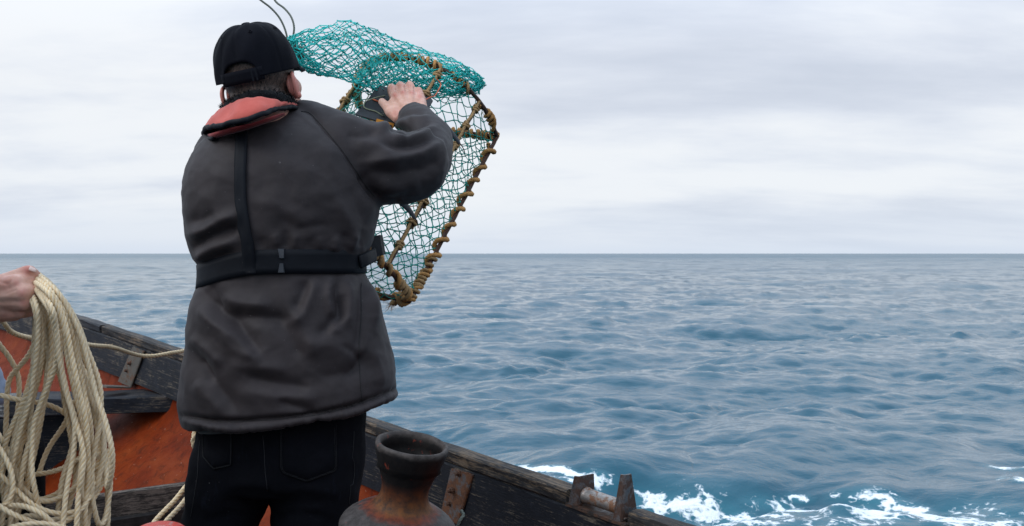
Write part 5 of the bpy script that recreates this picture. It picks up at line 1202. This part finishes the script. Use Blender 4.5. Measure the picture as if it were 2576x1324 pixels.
# loose bights crossing the lower part of the bundle
for pts in ([(-40, 1150, 1.84), (20, 1215, 1.86), (90, 1275, 1.86), (170, 1290, 1.88), (230, 1262, 1.90), (262, 1205, 1.94), (272, 1130, 1.96)],
            [(-50, 1240, 1.83), (40, 1300, 1.83), (130, 1325, 1.85), (200, 1290, 1.86), (232, 1220, 1.9), (212, 1150, 1.93)],
            [(-50, 1080, 1.88), (0, 1130, 1.86), (30, 1190, 1.85), (20, 1260, 1.84), (-50, 1300, 1.84)],
            [(-60, 1040, 1.92), (-10, 1085, 1.9), (22, 1140, 1.9), (60, 1230, 1.9), (120, 1260, 1.92), (190, 1225, 1.96), (200, 1160, 1.98)],
            [(-60, 1300, 1.86), (30, 1270, 1.84), (95, 1290, 1.82), (150, 1345, 1.84), (190, 1420, 1.86)],
            [(40, 1190, 1.97), (95, 1192, 1.965), (150, 1180, 1.96), (205, 1150, 1.96)], [(95, 1195, 1.99), (120, 1130, 2.0), (160, 1070, 1.99), (185, 1010, 1.97)],
            [(-60, 1390, 1.84), (20, 1330, 1.82), (110, 1318, 1.82), (190, 1345, 1.84), (230, 1410, 1.86)], [(-60, 1180, 1.95), (10, 1240, 1.94), (80, 1262, 1.95), (150, 1240, 1.97), (180, 1180, 1.98)], [(-60, 1345, 1.9), (60, 1298, 1.9), (140, 1306, 1.9), (220, 1270, 1.92), (250, 1215, 1.95)]):
    loop([P(*q) for q in pts])
loop([P(*q) for q in ((-40, 820, 1.98), (0, 868, 1.98), (30, 905, 1.99), (46, 945, 2.0), (46, 1000, 2.0), (38, 1080, 2.0), (30, 1160, 2.0), (60, 1260, 1.98), (110, 1300, 1.97))])
loop([P(*q) for q in ((92, 850, 1.97), (74, 892, 1.98), (50, 922, 1.99), (26, 955, 2.0), (18, 1010, 2.0), (16, 1060, 2.0), (10, 1130, 1.99), (-30, 1190, 1.97))])
loop([P(*q) for q in ((-40, 985, 1.92), (0, 992, 1.92), (50, 1004, 1.93), (105, 1012, 1.95), (150, 1030, 1.97), (185, 1058, 1.98), (215, 1100, 1.98))])
# the line that leaves the coil, runs along the rail and passes behind the man
loop([P(*q) for q in ((-30, 760, 2.02), (10, 806, 2.02), (34, 832, 2.06), (76, 850, 2.12), (140, 862, 2.2), (232, 869, 2.34), (284, 874, 2.42), (325, 888, 2.50), (360, 897, 2.56), (410, 892, 2.62), (474, 881, 2.72), (560, 860, 2.82), (650, 800, 2.86), (760, 740, 2.86), (900, 735, 2.80), (985, 752, 2.735))], 'rope_line', 420)
legrope = empty('rope', P(400, 1330, 2.30), 'doubled pale rope slanting down beside the left trouser leg', 'rope')
for dx_ in (0, 26):
    loop([P(*q) for q in ((690+dx_, 1080, 2.62), (600+dx_, 1100, 2.60), (540+dx_, 1140, 2.58), (492+dx_, 1194, 2.56), (452+dx_, 1242, 2.52), (418+dx_, 1284, 2.46), (384+dx_, 1322, 2.40), (340+dx_, 1400, 2.30), (330+dx_, 1560, 2.28))], 'rope_strand', 380, legrope, .0066)
loop([P(*q) for q in ((560, 1060, 2.58), (505, 1076, 2.56), (491, 1100, 2.55), (495, 1128, 2.56), (540, 1150, 2.60))], 'rope_strand', 380, legrope, .0085)

# ------------------------------------------------------------------ the second person, whose hand holds the coil
hold = empty('person', P(-420, 1990, 1.75)*[1, 1, 0]+[0, 0, FLZ], 'hand at the left edge gripping the coiled rope with thumb on top', 'person')
W2 = P(-58, 752, 1.895); H2 = []
m2 = [P(40, 712, 1.872), P(56, 738, 1.868), P(60, 762, 1.874), P(54, 783, 1.888)]
for m_, r_ in zip(m2, (.0135, .0138, .0130, .0115)):
    H2 += limb([(W2+np.array([0, .0, (m_[2]-W2[2])*.35]), .026), (W2*.45+m_*.55, .0215), (m_, r_*1.25), (m_+np.array([.010, .030, .0]), r_), (m_+np.array([-.012, .066, .0]), r_*.9), (m_+np.array([-.040, .060, .0]), r_*.85)])
H2 += limb([(P(-60, 735, 1.895), .030), (P(-5, 722, 1.893), .022), (P(30, 704, 1.895), .0172), (P(66, 682, 1.90), .0108), (P(76, 682, 1.903), .0112), (P(91, 689.5, 1.908), .0082)])
H2 += limb([(P(10, 720, 1.885), .024), (P(44, 722, 1.885), .0150), (P(52, 745, 1.878), .016)])
H2 += limb([(W2, .030), (P(-130, 770, 1.88), .032), (P(-260, 800, 1.82), .042)]); H2 += limb([(P(-20, 770, 1.90), .034), (P(30, 775, 1.895), .026)])
V4, F4 = remesh(H2, .0025); E4 = edges_of(F4); V4 = lap(V4, E4, 5, .5); N4 = vnormals(V4, F4); x4, y4 = proj(V4); dsp = np.zeros(len(V4)); red4 = np.zeros(len(V4))
for poly, amp, w in (([(14, 740), (40, 730)], -1, 3), ([(-10, 705), (20, 716), (36, 700)], -1.2, 4), ([(60, 676), (70, 690)], -.6, 2.5), ([(-30, 745), (40, 748)], .9, 5), ([(-30, 768), (44, 768)], .9, 5)):
    d, s = polyd(x4, y4, poly); dsp += amp*.001*np.exp(-(d/w)**2)
red4 = np.maximum(.9*np.exp(-(np.hypot(x4-68, y4-676)/16)**2), np.clip((y4-765)/30, 0, 1)*.35); red4 = np.maximum(red4, .5*np.exp(-(np.hypot(x4-15, y4-712)/22)**2))
for m_ in m2:
    a_, b_ = proj(m_[None]); red4 = np.maximum(red4, .6*np.exp(-(np.hypot(x4-a_[0], y4-b_[0])/12)**2))
V4 = V4+N4*(dsp+fbm(V4, 110, 2, 3)*.0004)[:, None]
sh = P(-470, 600, 1.72); el2 = P(-300, 806, 1.80); hip = P(-470, 1180, 1.72); hd2 = P(-470, 400, 1.74)
HB = limb([(hip, .14), (hip+(sh-hip)*.5, .14), (sh+[0, 0, -.06], .15), (sh+[0, 0, .08], .055), (hd2+[0, 0, -.04], .062), (hd2+[0, .01, .05], .09)])+limb([(sh+[.14, 0, -.02], .062), (el2, .05), (P(-200, 790, 1.85), .044)])
V5, F5 = remesh(HB, .01); V5 = lap(V5, edges_of(F5), 3, .5)
VV_ = np.concatenate([V4, V5]); FF_ = list(F4)+[tuple(i_+len(V4) for i_ in f) for f in F5]
hb5 = np.zeros(len(VV_)); hb5[len(V4):] = ((V5[:, 2] > hd2[2]+.03) & (V5[:, 1] < hd2[1]+.07)).astype(float)
mk('body', VV_, FF_, MAT['skin'], hold, cols={'hair': hb5, 'red': np.concatenate([red4, np.zeros(len(V5))])})
tn = P(84, 682, 1.893); nail(tn+np.array([.0, -.001, .0035]), unit(np.array([.35, -.55, .8])), unit(P(93, 688, 1.908)-P(76, 681, 1.903)), .0055, .0068, hold, MAT['nail'])
MAT['sleeve'] = cloth('dark_green_sleeve', (.010, .013, .012), (.018, .022, .021), .7, 1200, .1, .2)
SG = limb([(hip+[0, 0, -.02], .165), (hip+(sh-hip)*.5, .165), (sh+[0, 0, -.06], .172), (sh+[0, 0, .045], .07)])+limb([(sh+[.13, 0, -.03], .085), (el2, .07), (P(-150, 776, 1.868), .060), (P(-60, 757, 1.892), .052)])+limb([(sh+[-.13, 0, -.03], .085), (sh+[-.2, .1, -.3], .07), (sh+[-.05, .3, -.38], .06)])
V6, F6 = remesh(SG, .01); E6 = edges_of(F6); V6 = lap(V6, E6, 4, .5); V6 = V6+vnormals(V6, F6)*(fbm(V6, 12, 3, 8)*.008)[:, None]; mk('jacket', V6, F6, MAT['sleeve'], hold)
PG2 = []
for s_ in (-.1, .1):
    kn_ = hip+np.array([s_*1.3, .42, -.05]); PG2 += limb([(hip+[s_, 0, -.04], .10), (kn_, .07), (np.array([kn_[0], kn_[1]+.03, FLZ+.12]), .055)])
    f_ = np.array([kn_[0], kn_[1]+.03, FLZ]); V_, F_ = remesh([capsule(f_+[0, 0, .22], f_+[0, 0, .07], .068, .055), capsule(f_+[0, -.01, .045], f_+[0, .15, .04], .045, .04)], .008); V_[:, 2] = np.maximum(V_[:, 2], FLZ+.001); mk('boot', V_, F_, MAT['boot'], hold)
V7, F7 = remesh(PG2, .012); V7 = lap(V7, edges_of(F7), 4, .5); mk('trousers', V7, F7, MAT['jeans'], hold)
plank(hip+[-.5, -.02, -.185], hip+[.35, -.02, -.185], .30, .05, MAT['grey_wood'], 'thwart', seed=41, wd=(0, 1, 0))

# ------------------------------------------------------------------ small things
MAT['denim_light'] = cloth('pale_blue_cloth', (.14, .17, .23), (.24, .28, .36), .8, 900, .2, .2)
g = limb([(P(-120, 900, 3.45), .10), (P(-60, 965, 3.45), .09), (P(-14, 985, 3.45), .05)]); V_, F_ = remesh(g, .01); V_ = lap(V_, edges_of(F_), 4, .5); V_ = V_+vnormals(V_, F_)*(fbm(V_, 14, 3, 2)*.012)[:, None]  # loose cloth shape standing in for a knee in pale denim
tag(mk('denim_knee', V_, F_, MAT['denim_light'], None, base=V_.mean(0)*[1, 1, 0]+[0, 0, V_[:, 2].min()]), 'pale blue denim knee, built as a loose cloth shape, at the left edge', 'cloth')
MAT['red_buoy'] = rusty('scuffed_red_buoy', (.42, .035, .022), (.30, .20, .18), .30, 0, .5, 40, 3.0)
bc = P(402, 1402, 1.60); bz = np.array([0, 0, 1.]); R = []
for t_ in np.linspace(0, 1, 22):
    a = t_*math.pi; r_ = .053*math.sin(a)**.55*(1+.0*t_)+.001; z_ = .0535*math.cos(a); R.append([bc+np.array([r_*math.cos(q), r_*math.sin(q), z_]) for q in np.linspace(0, 6.2832, 36, endpoint=False)])
g = loft(R); by = empty('buoy', bc-[0, 0, .054], 'scuffed red float at the bottom edge left of the capstan', 'buoy'); mk('float', *g[:2], MAT['red_buoy'], by, uv=g[2])
g = sweep(np.array([bc+np.array([.0215*math.cos(q), .0215*math.sin(q), -.0525]) for q in np.linspace(0, 6.2832, 24)]), .006, 8, caps=False); mk('collar', *g[:2], MAT['rubber'], by, uv=g[2])
kb = bc-[0, 0, .054]; boxz = kb[2]
plank((kb[0]-.22, kb[1], boxz-.022), (kb[0]+.16, kb[1], boxz-.022), .26, .04, MAT['dark_wood'], 'locker_lid', seed=51, wd=(0, 1, 0))
plank((kb[0]-.20, kb[1], (boxz-.043+FLZ)/2), (kb[0]+.14, kb[1], (boxz-.043+FLZ)/2), .22, boxz-.044-FLZ, MAT['dark_wood'], 'locker', seed=52, wd=(0, 1, 0))
# old twine tied to the right bracket
g = rope_geo(cr([P(1150, 1326, 2.60), P(1158, 1308, 2.60), P(1166, 1296, 2.61), P(1160, 1284, 2.62)], 8), .0045); mk('lanyard', *g[:2], MAT['rope_grey'], boat, uv=g[2])
